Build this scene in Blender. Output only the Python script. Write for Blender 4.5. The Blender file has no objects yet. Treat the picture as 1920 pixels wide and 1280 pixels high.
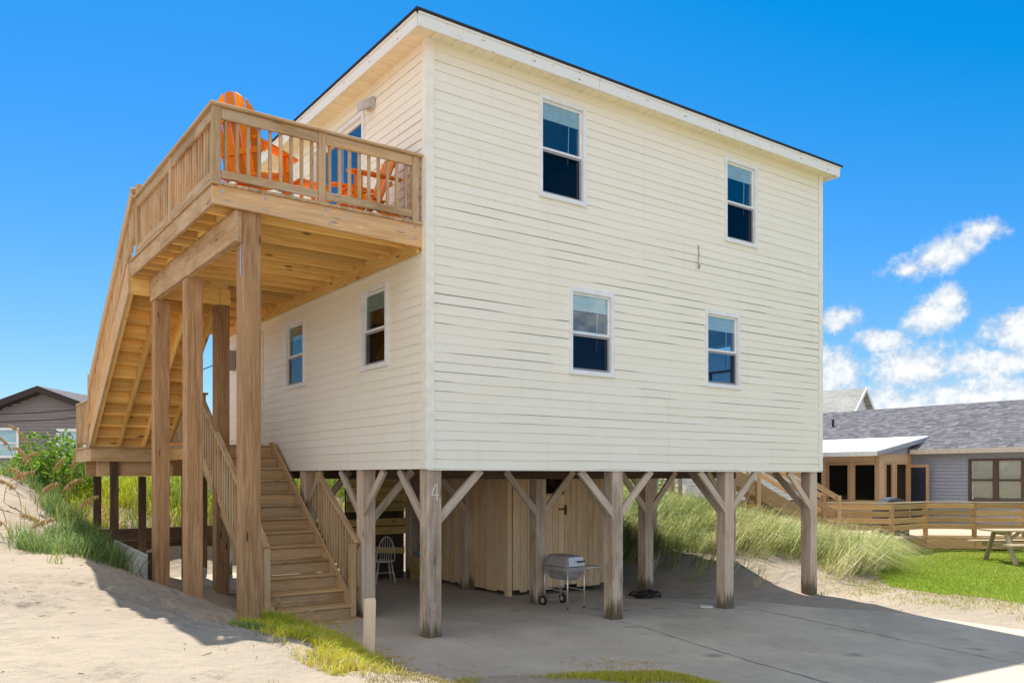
import bpy, bmesh, math, random
import numpy as np
from mathutils import Matrix, Vector
R = math.radians
random.seed(7)
rng = np.random.default_rng(11)
S = bpy.context.scene
C = S.collection

# ------------------------------------------------------------------ camera, sky, sun, exposure
YAW = R(54.19)                       # direction of view measured from +X (the long facade) towards +Y
FWD = Vector((math.cos(YAW), math.sin(YAW), 0)); RGT = Vector((math.sin(YAW), -math.cos(YAW), 0))
CAM = Vector((-5.45, -9.44, 2.11))
cd = bpy.data.cameras.new('camera'); co = bpy.data.objects.new('camera', cd); C.objects.link(co)
co.location = CAM; co.rotation_euler = (R(90), 0, YAW - R(90))
cd.sensor_width = 36; cd.lens = 36 * 1567 / 1920; cd.shift_y = 252 / 1920; cd.clip_end = 3000; cd.clip_start = .05
S.camera = co
SUN = Vector((.17, .56, 1.0)).normalized()
SUN_EL = math.asin(SUN.z); SUN_AZ = math.atan2(SUN.x, SUN.y)
sd = bpy.data.lights.new('sun', 'SUN'); so = bpy.data.objects.new('sun', sd); C.objects.link(so)
so.rotation_euler = SUN.to_track_quat('Z', 'Y').to_euler(); sd.energy = 3.3; sd.angle = R(.5); sd.color = (1, .95, .86)
S.view_settings.view_transform = 'Standard'; S.view_settings.look = 'None'; S.view_settings.gamma = 1
S.view_settings.use_curve_mapping = False
S.view_settings.exposure = 1.15
SKY = .15
S.cycles.max_bounces = 8; S.cycles.diffuse_bounces = 5; S.cycles.transparent_max_bounces = 12

class NT:
    """tiny node-tree writer"""
    def __init__(s, nt): s.nt = nt; s.nt.nodes.clear()
    def n(s, t, ins=None, **kw):
        k = s.nt.nodes.new(t)
        for a, b in kw.items(): setattr(k, a, b)
        for a, b in (ins or {}).items(): s.put(k, a, b)
        return k
    def put(s, k, a, b):
        if hasattr(b, 'outputs'): b = b.outputs[0]
        if isinstance(b, bpy.types.NodeSocket): s.nt.links.new(b, k.inputs[a])
        else: k.inputs[a].default_value = b
    def m(s, op, a, b=0., c=0., clamp=False):
        return s.n('ShaderNodeMath', {0: a, 1: b, 2: c}, operation=op, use_clamp=clamp).outputs[0]
    def vm(s, op, a, b=(0, 0, 0), out=0):
        return s.n('ShaderNodeVectorMath', {0: a, 1: b}, operation=op).outputs[out]
    def noise(s, vec, scale, detail=4, rough=.55, dist=0., out=0):
        return s.n('ShaderNodeTexNoise', {'Vector': vec, 'Scale': scale, 'Detail': detail, 'Roughness': rough, 'Distortion': dist}).outputs[out]
    def ramp(s, fac, stops, interp='LINEAR'):
        k = s.n('ShaderNodeValToRGB', {0: fac}); e = k.color_ramp; e.interpolation = interp
        while len(e.elements) < len(stops): e.elements.new(.5)
        for el, (p, c) in zip(e.elements, stops):
            el.position = p; el.color = (*c, 1) if len(c) == 3 else c
        return k.outputs[0]
    def mix(s, f, a, b, mode='MIX'):
        k = s.n('ShaderNodeMix', data_type='RGBA', blend_type=mode)
        s.put(k, 0, f)
        for i, v in ((6, a), (7, b)):
            if isinstance(v, tuple) and len(v) == 3: v = (*v, 1)
            s.put(k, i, v)
        return k.outputs[2]
    def sstep(s, x, a, b):
        return s.n('ShaderNodeMapRange', {0: x, 1: a, 2: b, 3: 0., 4: 1.}, interpolation_type='SMOOTHSTEP').outputs[0]

w = bpy.data.worlds.new('World'); S.world = w; w.use_nodes = True
t = NT(w.node_tree)
sky = t.n('ShaderNodeTexSky', sky_type='NISHITA', sun_disc=False, sun_elevation=SUN_EL, sun_rotation=SUN_AZ,
          altitude=0, air_density=1.0, dust_density=.15, ozone_density=3.0)
# deep clear-day blue: the same sky with its saturation raised (display values / exposure / strength)
EXPO = 2 ** (S.view_settings.exposure - .10) * SKY
sp_ = t.n('ShaderNodeSeparateColor', {0: sky.outputs[0]})
r_ = t.m('MAXIMUM', t.m('MULTIPLY', t.m('SUBTRACT', sp_.outputs[0], 1.72), .105 / EXPO), .008)
g_ = t.m('MULTIPLY', sp_.outputs[1], .097 / EXPO)
b_ = t.m('ADD', t.m('MINIMUM', t.m('MULTIPLY', sp_.outputs[2], .146 / EXPO), .93 / EXPO), t.m('MULTIPLY', t.m('MAXIMUM', t.m('SUBTRACT', sp_.outputs[2], 9.), 0.), .06 / EXPO))
hs = t.n('ShaderNodeCombineColor', {0: r_, 1: g_, 2: b_})
d = t.n('ShaderNodeTexCoord').outputs['Generated']
rx = t.vm('DOT_PRODUCT', d, tuple(RGT), 1); fx = t.vm('DOT_PRODUCT', d, tuple(FWD), 1)
az = t.m('MULTIPLY', t.m('ARCTAN2', rx, fx), 57.2958)
zz = t.n('ShaderNodeSeparateXYZ', {0: d}).outputs[2]
el = t.m('MULTIPLY', t.m('ARCSINE', zz), 57.2958)
pv = t.n('ShaderNodeCombineXYZ', {0: az, 1: el, 2: 0.}).outputs[0]
n1 = t.noise(pv, .42, 9, .66); n2 = t.noise(pv, 1.3, 5, .6)
field = None
BL = [(27.4, 13.3, 3.4, 1.25, .24), (25.4, 12.6, 1.2, .7, .1), (29.4, 14.2, 1.5, 1.0, .1), (26.6, 9.7, 2.4, 1.3, .1), (27.5, 10.6, 1.2, 1.1, 0),
      (21.4, 10.0, 1.5, 1.0, 0), (24.0, 8.4, 1.9, .9, 0), (31.6, 8.4, 2.9, 1.9, 0), (36, 9.5, 3.6, 2.8, 0), (29.5, 6.6, 3.6, 1.3, 0),
      (21.3, 6.5, 2.8, 1.9, 0), (25.6, 6.4, 4.0, 2.0, 0), (29.5, 4.6, 6, 1.9, 0), (23, 4, 8, 2.4, 0), (37, 4, 9, 2.6, 0), (52, 8, 7, 2.5, 0),
      (75, 6, 9, 2.4, 0), (100, 11, 6, 2.5, 0), (-75, 9, 8, 2.5, 0), (-110, 6, 9, 2.6, 0), (150, 9, 10, 3, 0), (-160, 7, 12, 2.6, 0), (125, 5, 10, 2.4, 0)]
for a0, e0, sa, se, sk in BL:
    da = t.m('SUBTRACT', az, a0); de = t.m('SUBTRACT', t.m('SUBTRACT', el, e0), t.m('MULTIPLY', da, sk))
    q = t.m('ADD', t.m('POWER', t.m('ABSOLUTE', t.m('DIVIDE', da, sa)), 2.), t.m('POWER', t.m('ABSOLUTE', t.m('DIVIDE', de, se)), 2.))
    g = t.m('SUBTRACT', 1., t.m('SQRT', q))
    field = g if field is None else t.m('MAXIMUM', field, g)
# clouds added outside the view, there to fill the shaded facades with light
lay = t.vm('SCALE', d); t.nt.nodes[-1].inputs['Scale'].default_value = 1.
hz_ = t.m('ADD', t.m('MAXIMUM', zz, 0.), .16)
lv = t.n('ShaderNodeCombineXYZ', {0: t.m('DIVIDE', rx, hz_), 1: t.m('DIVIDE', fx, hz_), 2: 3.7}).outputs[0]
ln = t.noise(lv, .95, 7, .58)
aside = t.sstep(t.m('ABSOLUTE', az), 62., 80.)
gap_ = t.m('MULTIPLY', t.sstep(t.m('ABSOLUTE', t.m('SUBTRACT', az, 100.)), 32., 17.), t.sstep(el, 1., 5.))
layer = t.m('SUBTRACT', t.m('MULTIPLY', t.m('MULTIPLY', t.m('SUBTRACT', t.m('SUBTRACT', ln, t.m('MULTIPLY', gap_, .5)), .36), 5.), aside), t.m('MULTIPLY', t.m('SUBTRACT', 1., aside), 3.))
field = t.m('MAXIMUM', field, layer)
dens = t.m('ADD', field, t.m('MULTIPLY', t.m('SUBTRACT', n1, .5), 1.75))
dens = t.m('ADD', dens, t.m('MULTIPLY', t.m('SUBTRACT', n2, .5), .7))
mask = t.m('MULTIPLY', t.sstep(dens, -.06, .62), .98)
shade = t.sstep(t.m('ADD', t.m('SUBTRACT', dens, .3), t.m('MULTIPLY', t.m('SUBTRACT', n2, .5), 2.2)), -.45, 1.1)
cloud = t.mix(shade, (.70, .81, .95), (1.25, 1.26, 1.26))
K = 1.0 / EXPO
cl = t.vm('SCALE', cloud)      # clouds away from the sun brightened to add fill on shaded walls
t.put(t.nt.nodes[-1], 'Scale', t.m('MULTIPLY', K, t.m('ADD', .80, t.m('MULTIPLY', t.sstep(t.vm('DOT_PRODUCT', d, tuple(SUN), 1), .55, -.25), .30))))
hz = hs.outputs[0]
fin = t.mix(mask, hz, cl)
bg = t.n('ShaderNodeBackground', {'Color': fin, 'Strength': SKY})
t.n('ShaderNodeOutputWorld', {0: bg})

# ------------------------------------------------------------------ materials
def mat(name, rough=.7, spec=.3):
    m = bpy.data.materials.new(name); m.use_nodes = True
    t = NT(m.node_tree); p = t.n('ShaderNodeBsdfPrincipled', {'Roughness': rough, 'Specular IOR Level': spec})
    t.n('ShaderNodeOutputMaterial', {0: p}); t.p = p; t.mt = m
    return t
def bump(t, h, strength, dist=.01):
    t.put(t.p, 'Normal', t.n('ShaderNodeBump', {'Height': h, 'Strength': strength, 'Distance': dist}).outputs[0])

def wood(name, dark, light, knot=.5, rough=.75, grey=None, stain=False, streak=0.):
    t = mat(name, rough, .2)
    oc = t.n('ShaderNodeTexCoord').outputs['Object']; rnd = t.n('ShaderNodeObjectInfo').outputs['Random']
    off = t.n('ShaderNodeCombineXYZ', {0: t.m('MULTIPLY', rnd, 91.), 1: t.m('MULTIPLY', rnd, 37.), 2: t.m('MULTIPLY', rnd, 53.)}).outputs[0]
    v = t.vm('ADD', oc, off)
    v1 = t.vm('MULTIPLY', v, (.55, 7, 7)); v2 = t.vm('MULTIPLY', v, (1.6, 75, 75)); v3 = t.vm('MULTIPLY', v, (1.9, 9, 9))
    g1 = t.noise(v1, 2.2, 4, .6, 1.3); g2 = t.noise(v2, 1.2, 3, .6)
    c = t.ramp(t.m('ADD', t.m('MULTIPLY', g1, .7), t.m('MULTIPLY', g2, .3)), [(.35, dark), (.64, light)])
    wv = t.n('ShaderNodeTexWave', {'Vector': t.vm('MULTIPLY', v, (.5, 1, 1)), 'Scale': 9., 'Distortion': 9., 'Detail': 2., 'Detail Scale': .55}, wave_type='RINGS').outputs[1]
    c = t.mix(t.m('MULTIPLY', t.sstep(wv, .55, .95), .22), c, dark)
    if knot:
        vo = t.n('ShaderNodeTexVoronoi', {'Vector': v3, 'Scale': 1.0, 'Randomness': 1.}).outputs[0]
        k = t.m('MULTIPLY', t.sstep(vo, .17, .07), knot)
        c = t.mix(k, c, tuple(x * .25 for x in dark))
    tone = t.m('ADD', .72, t.m('MULTIPLY', rnd, .5))
    c = t.vm('MULTIPLY', c, t.n('ShaderNodeCombineXYZ', {0: tone, 1: t.m('ADD', .03, t.m('MULTIPLY', tone, .97)), 2: t.m('ADD', .06, t.m('MULTIPLY', tone, .94))}).outputs[0])
    if grey:
        gp = t.noise(t.vm('MULTIPLY', v, (.8, 3, 3)), 1.6, 5, .7)
        c = t.mix(t.m('MULTIPLY', t.sstep(gp, .38, .66), .85), c, grey)
    if streak:
        sp = t.noise(t.vm('MULTIPLY', v, (.5, 26, 26)), 1.5, 2, .5)
        c = t.mix(t.m('MULTIPLY', t.sstep(sp, .55, .75), streak), c, tuple(x * .3 for x in dark))
    if stain:     # damp, mouldy foot of a piling: a stain with its own ragged edge
        ge = t.n('ShaderNodeSeparateXYZ', {0: t.n('ShaderNodeTexCoord').outputs['Generated']}).outputs[0]
        e = t.m('ADD', ge, t.m('MULTIPLY', t.noise(v1, 1.6, 4, .6), .34))
        k = t.m('MULTIPLY', t.sstep(e, .40, .30), .85)
        c = t.mix(k, c, (.085, .07, .04))
    t.put(t.p, 'Base Color', c)
    bump(t, t.m('ADD', t.m('MULTIPLY', g2, .6), g1), .35, .004)
    return t.mt

M = {}
M['post'] = wood('treated_post_wood', (.29, .15, .065), (.52, .315, .165), .9, streak=.3)
M['frame'] = wood('treated_frame_wood', (.48, .275, .12), (.73, .475, .24), .9, grey=(.64, .455, .285))
M['under'] = wood('fresh_joist_wood', (.76, .44, .12), (.95, .67, .26), .95)
M['rail'] = wood('rail_wood', (.37, .225, .105), (.62, .41, .215), .7, grey=(.56, .425, .28))
M['tread'] = wood('tread_wood', (.37, .225, .105), (.60, .40, .20), .95, grey=(.47, .34, .22))
M['piling'] = wood('weathered_piling_wood', (.38, .265, .18), (.64, .50, .37), .55, grey=(.64, .53, .42), stain=True, streak=.4)
M['brace'] = wood('weathered_brace_wood', (.38, .28, .19), (.63, .51, .38), .5, grey=(.61, .52, .42), streak=.3)
M['closet'] = wood('closet_board_wood', (.66, .42, .215), (.87, .63, .36), .35, grey=(.82, .62, .41))
M['old'] = wood('old_plank_wood', (.50, .34, .11), (.88, .68, .27), .9)
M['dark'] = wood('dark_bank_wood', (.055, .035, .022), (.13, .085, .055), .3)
M['greyboard'] = wood('grey_board_wood', (.42, .40, .36), (.62, .60, .55), .2)
M['orange'] = wood('orange_painted_wood', (.82, .22, .008), (.92, .31, .014), .1, rough=.5)
M['fence'] = wood('deck_fence_wood', (.42, .235, .10), (.62, .39, .19), .4)
M['stake'] = wood('stake_wood', (.74, .54, .36), (.88, .70, .52), .5)
M['paleold'] = wood('picnic_wood', (.38, .29, .18), (.58, .47, .32), .4)
M['porchwood'] = wood('porch_trim_wood', (.45, .27, .14), (.60, .40, .23), .2)

def plain(name, col, rough=.6, spec=.3, metal=0., var=.06, scale=8., bmp=0., rndvar=.0):
    t = mat(name, rough, spec); t.put(t.p, 'Metallic', metal)
    oc = t.n('ShaderNodeTexCoord').outputs['Object']
    n = t.noise(oc, scale, 5, .6)
    c = t.mix(t.sstep(n, .3, .7), tuple(x * (1 - var) for x in col), tuple(min(1, x * (1 + var)) for x in col))
    if rndvar:
        rn = t.n('ShaderNodeObjectInfo').outputs['Random']
        k = t.m('ADD', 1 - rndvar, t.m('MULTIPLY', rn, 2 * rndvar))
        c = t.vm('MULTIPLY', c, t.n('ShaderNodeCombineXYZ', {0: k, 1: k, 2: k}).outputs[0])
    t.put(t.p, 'Base Color', c)
    if bmp: bump(t, n, bmp, .01)
    return t.mt
def siding_mat():
    t = mat('cream_vinyl_siding', .5, .3)
    oc = t.n('ShaderNodeTexCoord').outputs['Object']; rn = t.n('ShaderNodeObjectInfo').outputs['Random']
    v = t.vm('ADD', oc, t.n('ShaderNodeCombineXYZ', {0: t.m('MULTIPLY', rn, 40.), 1: 0., 2: t.m('MULTIPLY', rn, 9.)}).outputs[0])
    n = t.noise(t.vm('MULTIPLY', v, (.28, 1, 3)), 1.4, 4, .6)
    c = t.mix(t.sstep(n, .35, .7), (.885, .845, .715), (.915, .88, .77))
    wp = t.n('ShaderNodeNewGeometry').outputs['Position']
    n2 = t.noise(t.vm('MULTIPLY', wp, (3.2, 3.2, .22)), 1.3, 6, .68)
    c = t.mix(t.m('MULTIPLY', t.sstep(n2, .52, .76), .20), c, (.66, .58, .42))
    t.put(t.p, 'Base Color', c); bump(t, n, .05, .01)
    return t.mt
M['siding'] = siding_mat()
M['trim'] = plain('cream_trim', (.89, .86, .76), .5)
M['soffit'] = plain('cream_soffit', (.89, .81, .61), .55, rndvar=.03)
def fascia_mat():
    t = mat('peeling_white_fascia', .55, .3)
    oc = t.n('ShaderNodeTexCoord').outputs['Object']; rn = t.n('ShaderNodeObjectInfo').outputs['Random']
    n = t.noise(t.vm('MULTIPLY', oc, (2.5, 9, 9)), 2.0, 6, .7)
    lo = t.noise(oc, .35, 2, .5)
    c = t.mix(t.sstep(t.m('ADD', n, t.m('MULTIPLY', lo, .35)), .80, .84), (.82, .82, .79), (.30, .24, .17))
    t.put(t.p, 'Base Color', c); return t.mt
M['fascia'] = fascia_mat()
M['white'] = plain('white_vinyl', (.82, .83, .83), .4)
M['tarpaper'] = plain('dark_sheathing', (.12, .095, .06), .9)
M['roof'] = plain('dark_shingle', (.035, .035, .04), .9, bmp=.5, scale=40)
M['inner'] = plain('interior_wall_paint', (.30, .28, .26), .8)
M['innerfloor'] = plain('interior_floor', (.18, .12, .08), .7)
M['screen'] = plain('insect_screen_frame', (.30, .30, .31), .6)
M['blind'] = plain('pale_blind', (.62, .72, .72), .6)
M['metal'] = plain('galvanised_steel', (.55, .57, .58), .4, .5, .8)
M['alu'] = plain('brushed_aluminium', (.80, .79, .76), .38, .5, .75)
M['grey_enamel'] = plain('grey_cast_aluminium', (.40, .37, .37), .5, .4, .25, var=.15)
M['pale_enamel'] = plain('pale_cast_aluminium', (.74, .75, .72), .45, .4, .2)
M['black'] = plain('black_plastic', (.02, .02, .022), .5)
M['rubber'] = plain('dark_rubber', (.03, .028, .027), .8)
M['lamp'] = plain('grey_lamp_housing', (.52, .52, .54), .5)
M['door'] = plain('white_door_paint', (.80, .81, .83), .45)
M['greydoor'] = plain('old_grey_door_paint', (.42, .40, .37), .6)
M['num'] = plain('pale_numeral_paint', (.70, .64, .54), .6)
M['chairwhite'] = plain('worn_white_paint', (.62, .59, .54), .5)
M['teal'] = plain('teal_cloth', (.16, .36, .38), .8)
M['lid'] = plain('pvc_white', (.78, .78, .75), .5)
M['bed'] = plain('bed_iron', (.03, .035, .04), .5)
M['curtain'] = plain('teal_curtain', (.03, .24, .30), .8)
M['tealdoor'] = plain('teal_door_paint', (.10, .42, .50), .6)
M['blue_siding'] = plain('grey_blue_siding', (.33, .355, .43), .6)
M['tan'] = plain('porch_tan_paint', (.56, .40, .26), .6)
M['greybrown'] = plain('grey_brown_siding', (.235, .21, .21), .6)
M['brownroof'] = plain('brown_metal_roof', (.04, .025, .027), .6)
M['brownframe'] = plain('brown_window_frame', (.10, .065, .05), .5)
M['whitemetal'] = plain('white_metal_roof', (.86, .88, .92), .35, .5)
M['palesiding'] = plain('pale_far_siding', (.66, .68, .68), .6)
M['cover'] = plain('charcoal_grill_cover', (.05, .05, .055), .45, .5, bmp=.4, scale=5)
M['beige'] = plain('beige_fascia_paint', (.62, .55, .47), .6)
M['whitefence'] = plain('weathered_picket_wood', (.42, .40, .37), .7)
M['deckfloor'] = plain('sunlit_deck_floor', (.52, .40, .29), .8)

def glass(name, tint=(.75, .82, .85), f0=.1):
    m = bpy.data.materials.new(name); m.use_nodes = True; t = NT(m.node_tree)
    fc = t.n('ShaderNodeLayerWeight', {'Blend': .5}).outputs[1]
    f = t.m('ADD', f0, t.m('MULTIPLY', t.m('POWER', fc, 5.), 1 - f0), clamp=True)
    a = t.n('ShaderNodeBsdfTransparent', {0: (*tint, 1)}); b = t.n('ShaderNodeBsdfGlossy', {0: (1, 1, 1, 1), 'Roughness': .015})
    t.n('ShaderNodeOutputMaterial', {0: t.n('ShaderNodeMixShader', {0: f, 1: a, 2: b})})
    return m
M['glass'] = glass('window_glass', (.86, .92, .94), .095)
M['sideglass'] = glass('side_window_glass', (.7, .76, .74), .025)
M['houseglass'] = glass('neighbour_glass', (.92, .94, .94), .04)
M['screenmesh'] = glass('insect_screen_mesh', (.55, .56, .60), .012)
def shingle_mat(name, a, b, sc=1.):
    t = mat(name, .9, .1)
    oc = t.n('ShaderNodeTexCoord').outputs['Object']
    br = t.n('ShaderNodeTexBrick', {'Vector': oc, 'Color1': (*a, 1), 'Color2': (*b, 1), 'Mortar': (*[x * .45 for x in a], 1), 'Scale': sc,
             'Mortar Size': .012, 'Bias': 0., 'Brick Width': .33, 'Row Height': .14})
    n = t.noise(oc, 18, 5, .7); n2 = t.noise(oc, .6, 3, .6)
    c = t.mix(t.sstep(n, .35, .65), br.outputs[0], tuple(x * .7 for x in a))
    c = t.mix(t.m('MULTIPLY', t.sstep(n2, .4, .7), .35), c, b)
    t.put(t.p, 'Base Color', c); bump(t, br.outputs[1], .6, .02); return t.mt
M['shingle'] = shingle_mat('grey_shingles', (.13, .13, .15), (.25, .25, .28))
M['shingle2'] = shingle_mat('far_shingles', (.36, .36, .34), (.48, .48, .45))
M['shingle3'] = shingle_mat('purple_grey_shingles', (.17, .15, .16), (.28, .26, .27))

def sand_mat():
    t = mat('beach_sand', .95, .1)
    ge = t.n('ShaderNodeNewGeometry').outputs['Position']
    a = t.noise(ge, .55, 5, .6); b = t.noise(ge, 6., 6, .65); f = t.noise(ge, 60., 3, .6)
    c = t.mix(t.sstep(a, .35, .68), (.425, .355, .275), (.36, .30, .235))
    c = t.mix(t.m('MULTIPLY', t.sstep(b, .56, .72), .4), c, (.32, .25, .18))
    c = t.mix(t.m('MULTIPLY', t.sstep(f, .55, .8), .3), c, (.27, .22, .17))
    sp = t.n('ShaderNodeTexVoronoi', {'Vector': ge, 'Scale': 7.}).outputs[0]
    c = t.mix(t.m('MULTIPLY', t.m('MULTIPLY', t.sstep(sp, .085, .03), t.sstep(a, .45, .6)), .75), c, (.17, .12, .08))
    sh = t.n('ShaderNodeTexVoronoi', {'Vector': ge, 'Scale': 11.}).outputs[0]
    c = t.mix(t.m('MULTIPLY', t.m('MULTIPLY', t.sstep(sh, .07, .03), t.sstep(b, .5, .6)), .8), c, (.78, .74, .68))
    t.put(t.p, 'Base Color', c)
    h = t.m('ADD', t.m('ADD', t.m('MULTIPLY', b, 1.), t.m('MULTIPLY', f, .22)), t.m('MULTIPLY', t.noise(ge, 2.2, 3, .5), 1.6))
    bump(t, h, .9, .06); return t.mt
M['sand'] = sand_mat()
def slab_mat():
    t = mat('old_concrete', .9, .2)
    ge = t.n('ShaderNodeNewGeometry').outputs['Position']
    a = t.noise(ge, .5, 6, .62); b = t.noise(ge, 3.5, 6, .65); f = t.noise(ge, 70., 3, .6)
    c = t.mix(t.sstep(a, .35, .66), (.44, .375, .30), (.545, .475, .38))
    c = t.mix(t.m('MULTIPLY', t.sstep(b, .5, .75), .45), c, (.30, .26, .21))
    c = t.mix(t.m('MULTIPLY', t.sstep(f, .48, .78), .5), c, (.22, .195, .17))
    gr_ = t.noise(ge, 24., 5, .75)
    c = t.mix(t.m('MULTIPLY', t.sstep(gr_, .55, .72), .45), c, (.56, .49, .40))
    d2 = t.noise(ge, .9, 5, .7)
    c = t.mix(t.m('MULTIPLY', t.sstep(d2, .52, .64), .55), c, (.60, .51, .40))
    vo = t.n('ShaderNodeTexVoronoi', {'Vector': ge, 'Scale': .75}).outputs[0]
    oil = t.m('MULTIPLY', t.sstep(t.m('ADD', vo, t.m('MULTIPLY', t.noise(ge, 5., 3, .6), .16)), .22, .10), .5)
    c = t.mix(oil, c, (.13, .11, .095))
    c = t.mix(t.m('MULTIPLY', t.sstep(t.noise(t.vm('MULTIPLY', ge, (5., .35, 1.)), 1.1, 3, .6), .6, .75), .22), c, (.20, .18, .16))
    t.put(t.p, 'Base Color', c); bump(t, t.m('ADD', b, t.m('MULTIPLY', f, .4)), .35, .012); return t.mt
M['slab'] = slab_mat()
M['crack'] = plain('crack_dirt', (.10, .085, .07), .95)
def lawn_mat():
    t = mat('lawn_turf', .95, .1)
    ge = t.n('ShaderNodeNewGeometry').outputs['Position']
    a = t.noise(ge, .7, 5, .6); b = t.noise(ge, 14., 5, .7)
    c = t.mix(t.sstep(a, .35, .65), (.12, .20, .012), (.17, .235, .02))
    c = t.mix(t.m('MULTIPLY', t.sstep(b, .5, .75), .6), c, (.05, .08, .01))
    t.put(t.p, 'Base Color', c); bump(t, b, .8, .03); return t.mt
M['lawn'] = lawn_mat()
def blade_mat(name, transl=.36):
    m = bpy.data.materials.new(name); m.use_nodes = True; t = NT(m.node_tree)
    at = t.n('ShaderNodeAttribute', attribute_name='tint').outputs[0]
    a = t.n('ShaderNodeBsdfDiffuse', {0: at}); b = t.n('ShaderNodeBsdfTranslucent', {0: at})
    g = t.n('ShaderNodeBsdfGlossy', {0: (1, 1, 1, 1), 'Roughness': .5})
    mm = t.n('ShaderNodeMixShader', {0: transl, 1: a, 2: b})
    t.n('ShaderNodeOutputMaterial', {0: t.n('ShaderNodeMixShader', {0: .025, 1: mm, 2: g})})
    return m
M['blade'] = blade_mat('grass_blade')
M['leaf'] = blade_mat('shrub_leaf', .4)
M['stem'] = plain('plant_stem', (.20, .15, .06), .8)
M['oat'] = plain('sea_oat_straw', (.50, .33, .15), .8)

# ------------------------------------------------------------------ object helpers
I4 = Matrix.Identity(4)
FR = [I4]
WM = {}
class frame:
    def __init__(s, m): s.m = m
    def __enter__(s): FR.append(FR[-1] @ s.m)
    def __exit__(s, *a): FR.pop()
def link(o, Mw, parent=None):
    C.objects.link(o)
    if parent is not None:
        o.parent = parent; o.matrix_parent_inverse = WM[parent.name].inverted()
    o.matrix_basis = Mw; WM[o.name] = Mw.copy()
    return o
def tag(o, label=None, cat=None, group=None, kind=None):
    if label: o['label'] = label
    if cat: o['category'] = cat
    if group: o['group'] = group
    if kind: o['kind'] = kind
    return o
def thing(name, label, cat, loc=(0, 0, 0), group=None):
    o = bpy.data.objects.new(name, None); o.empty_display_size = .2
    link(o, FR[-1] @ Matrix.Translation(loc)); return tag(o, label, cat, group)
def obj(name, verts, faces, m, parent=None, smooth=False, mw=None):
    me = bpy.data.meshes.new(name); me.from_pydata([tuple(v) for v in verts], [], faces); me.update()
    me.materials.append(m)
    if smooth:
        for p in me.polygons: p.use_smooth = True
    return link(bpy.data.objects.new(name, me), (FR[-1] if mw is None else mw), parent)
CACHE = {}
def boxmesh(L, W, H, m, ch):
    key = (round(L, 3), round(W, 3), round(H, 3), m.name, ch)
    if key in CACHE: return CACHE[key]
    x, y, z = L / 2, W / 2, H / 2; c = min(ch, W * .3, H * .3)
    vs, fs = [], []
    prof = [(y - c, z), (y, z - c), (y, -z + c), (y - c, -z), (-y + c, -z), (-y, -z + c), (-y, z - c), (-y + c, z)] if c > 0 else [(y, z), (y, -z), (-y, -z), (-y, z)]
    n = len(prof)
    for sx in (-x, x):
        for a, b in prof: vs.append((sx, a, b))
    for i in range(n): fs.append((i, (i + 1) % n, n + (i + 1) % n, n + i))
    fs.append(tuple(range(n - 1, -1, -1))); fs.append(tuple(range(n, 2 * n)))
    me = bpy.data.meshes.new('board'); me.from_pydata(vs, [], fs); me.update(); me.materials.append(m)
    bm = bmesh.new(); bm.from_mesh(me); bmesh.ops.recalc_face_normals(bm, faces=bm.faces); bm.to_mesh(me); bm.free()
    CACHE[key] = me; return me
def blk(name, x0, x1, y0, y1, z0, z1, m, parent=None, ch=.004, axis=None):
    """axis-aligned board in the current frame; its grain runs along its longest side"""
    dx, dy, dz = abs(x1 - x0), abs(y1 - y0), abs(z1 - z0)
    c = Vector(((x0 + x1) / 2, (y0 + y1) / 2, (z0 + z1) / 2))
    if axis is None: axis = 'xyz'[max(range(3), key=lambda i: (dx, dy, dz)[i])]
    if axis == 'x': me = boxmesh(dx, dy, dz, m, ch); r = I4
    elif axis == 'y': me = boxmesh(dy, dx, dz, m, ch); r = Matrix.Rotation(R(90), 4, 'Z')
    else: me = boxmesh(dz, dy, dx, m, ch); r = Matrix.Rotation(R(-90), 4, 'Y')
    return link(bpy.data.objects.new(name, me), FR[-1] @ Matrix.Translation(c) @ r, parent)
def bar(name, p0, p1, wd, ht, m, parent=None, ch=.004, up=(0, 0, 1)):
    p0, p1 = Vector(p0), Vector(p1); x = (p1 - p0); L = x.length; x.normalize()
    y = Vector(up).cross(x)
    if y.length < 1e-4: y = Vector((0, 1, 0))
    y.normalize(); z = x.cross(y)
    r = Matrix((x, y, z)).transposed().to_4x4()
    return link(bpy.data.objects.new(name, boxmesh(L, wd, ht, m, ch)), FR[-1] @ Matrix.Translation((p0 + p1) / 2) @ r, parent)
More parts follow.
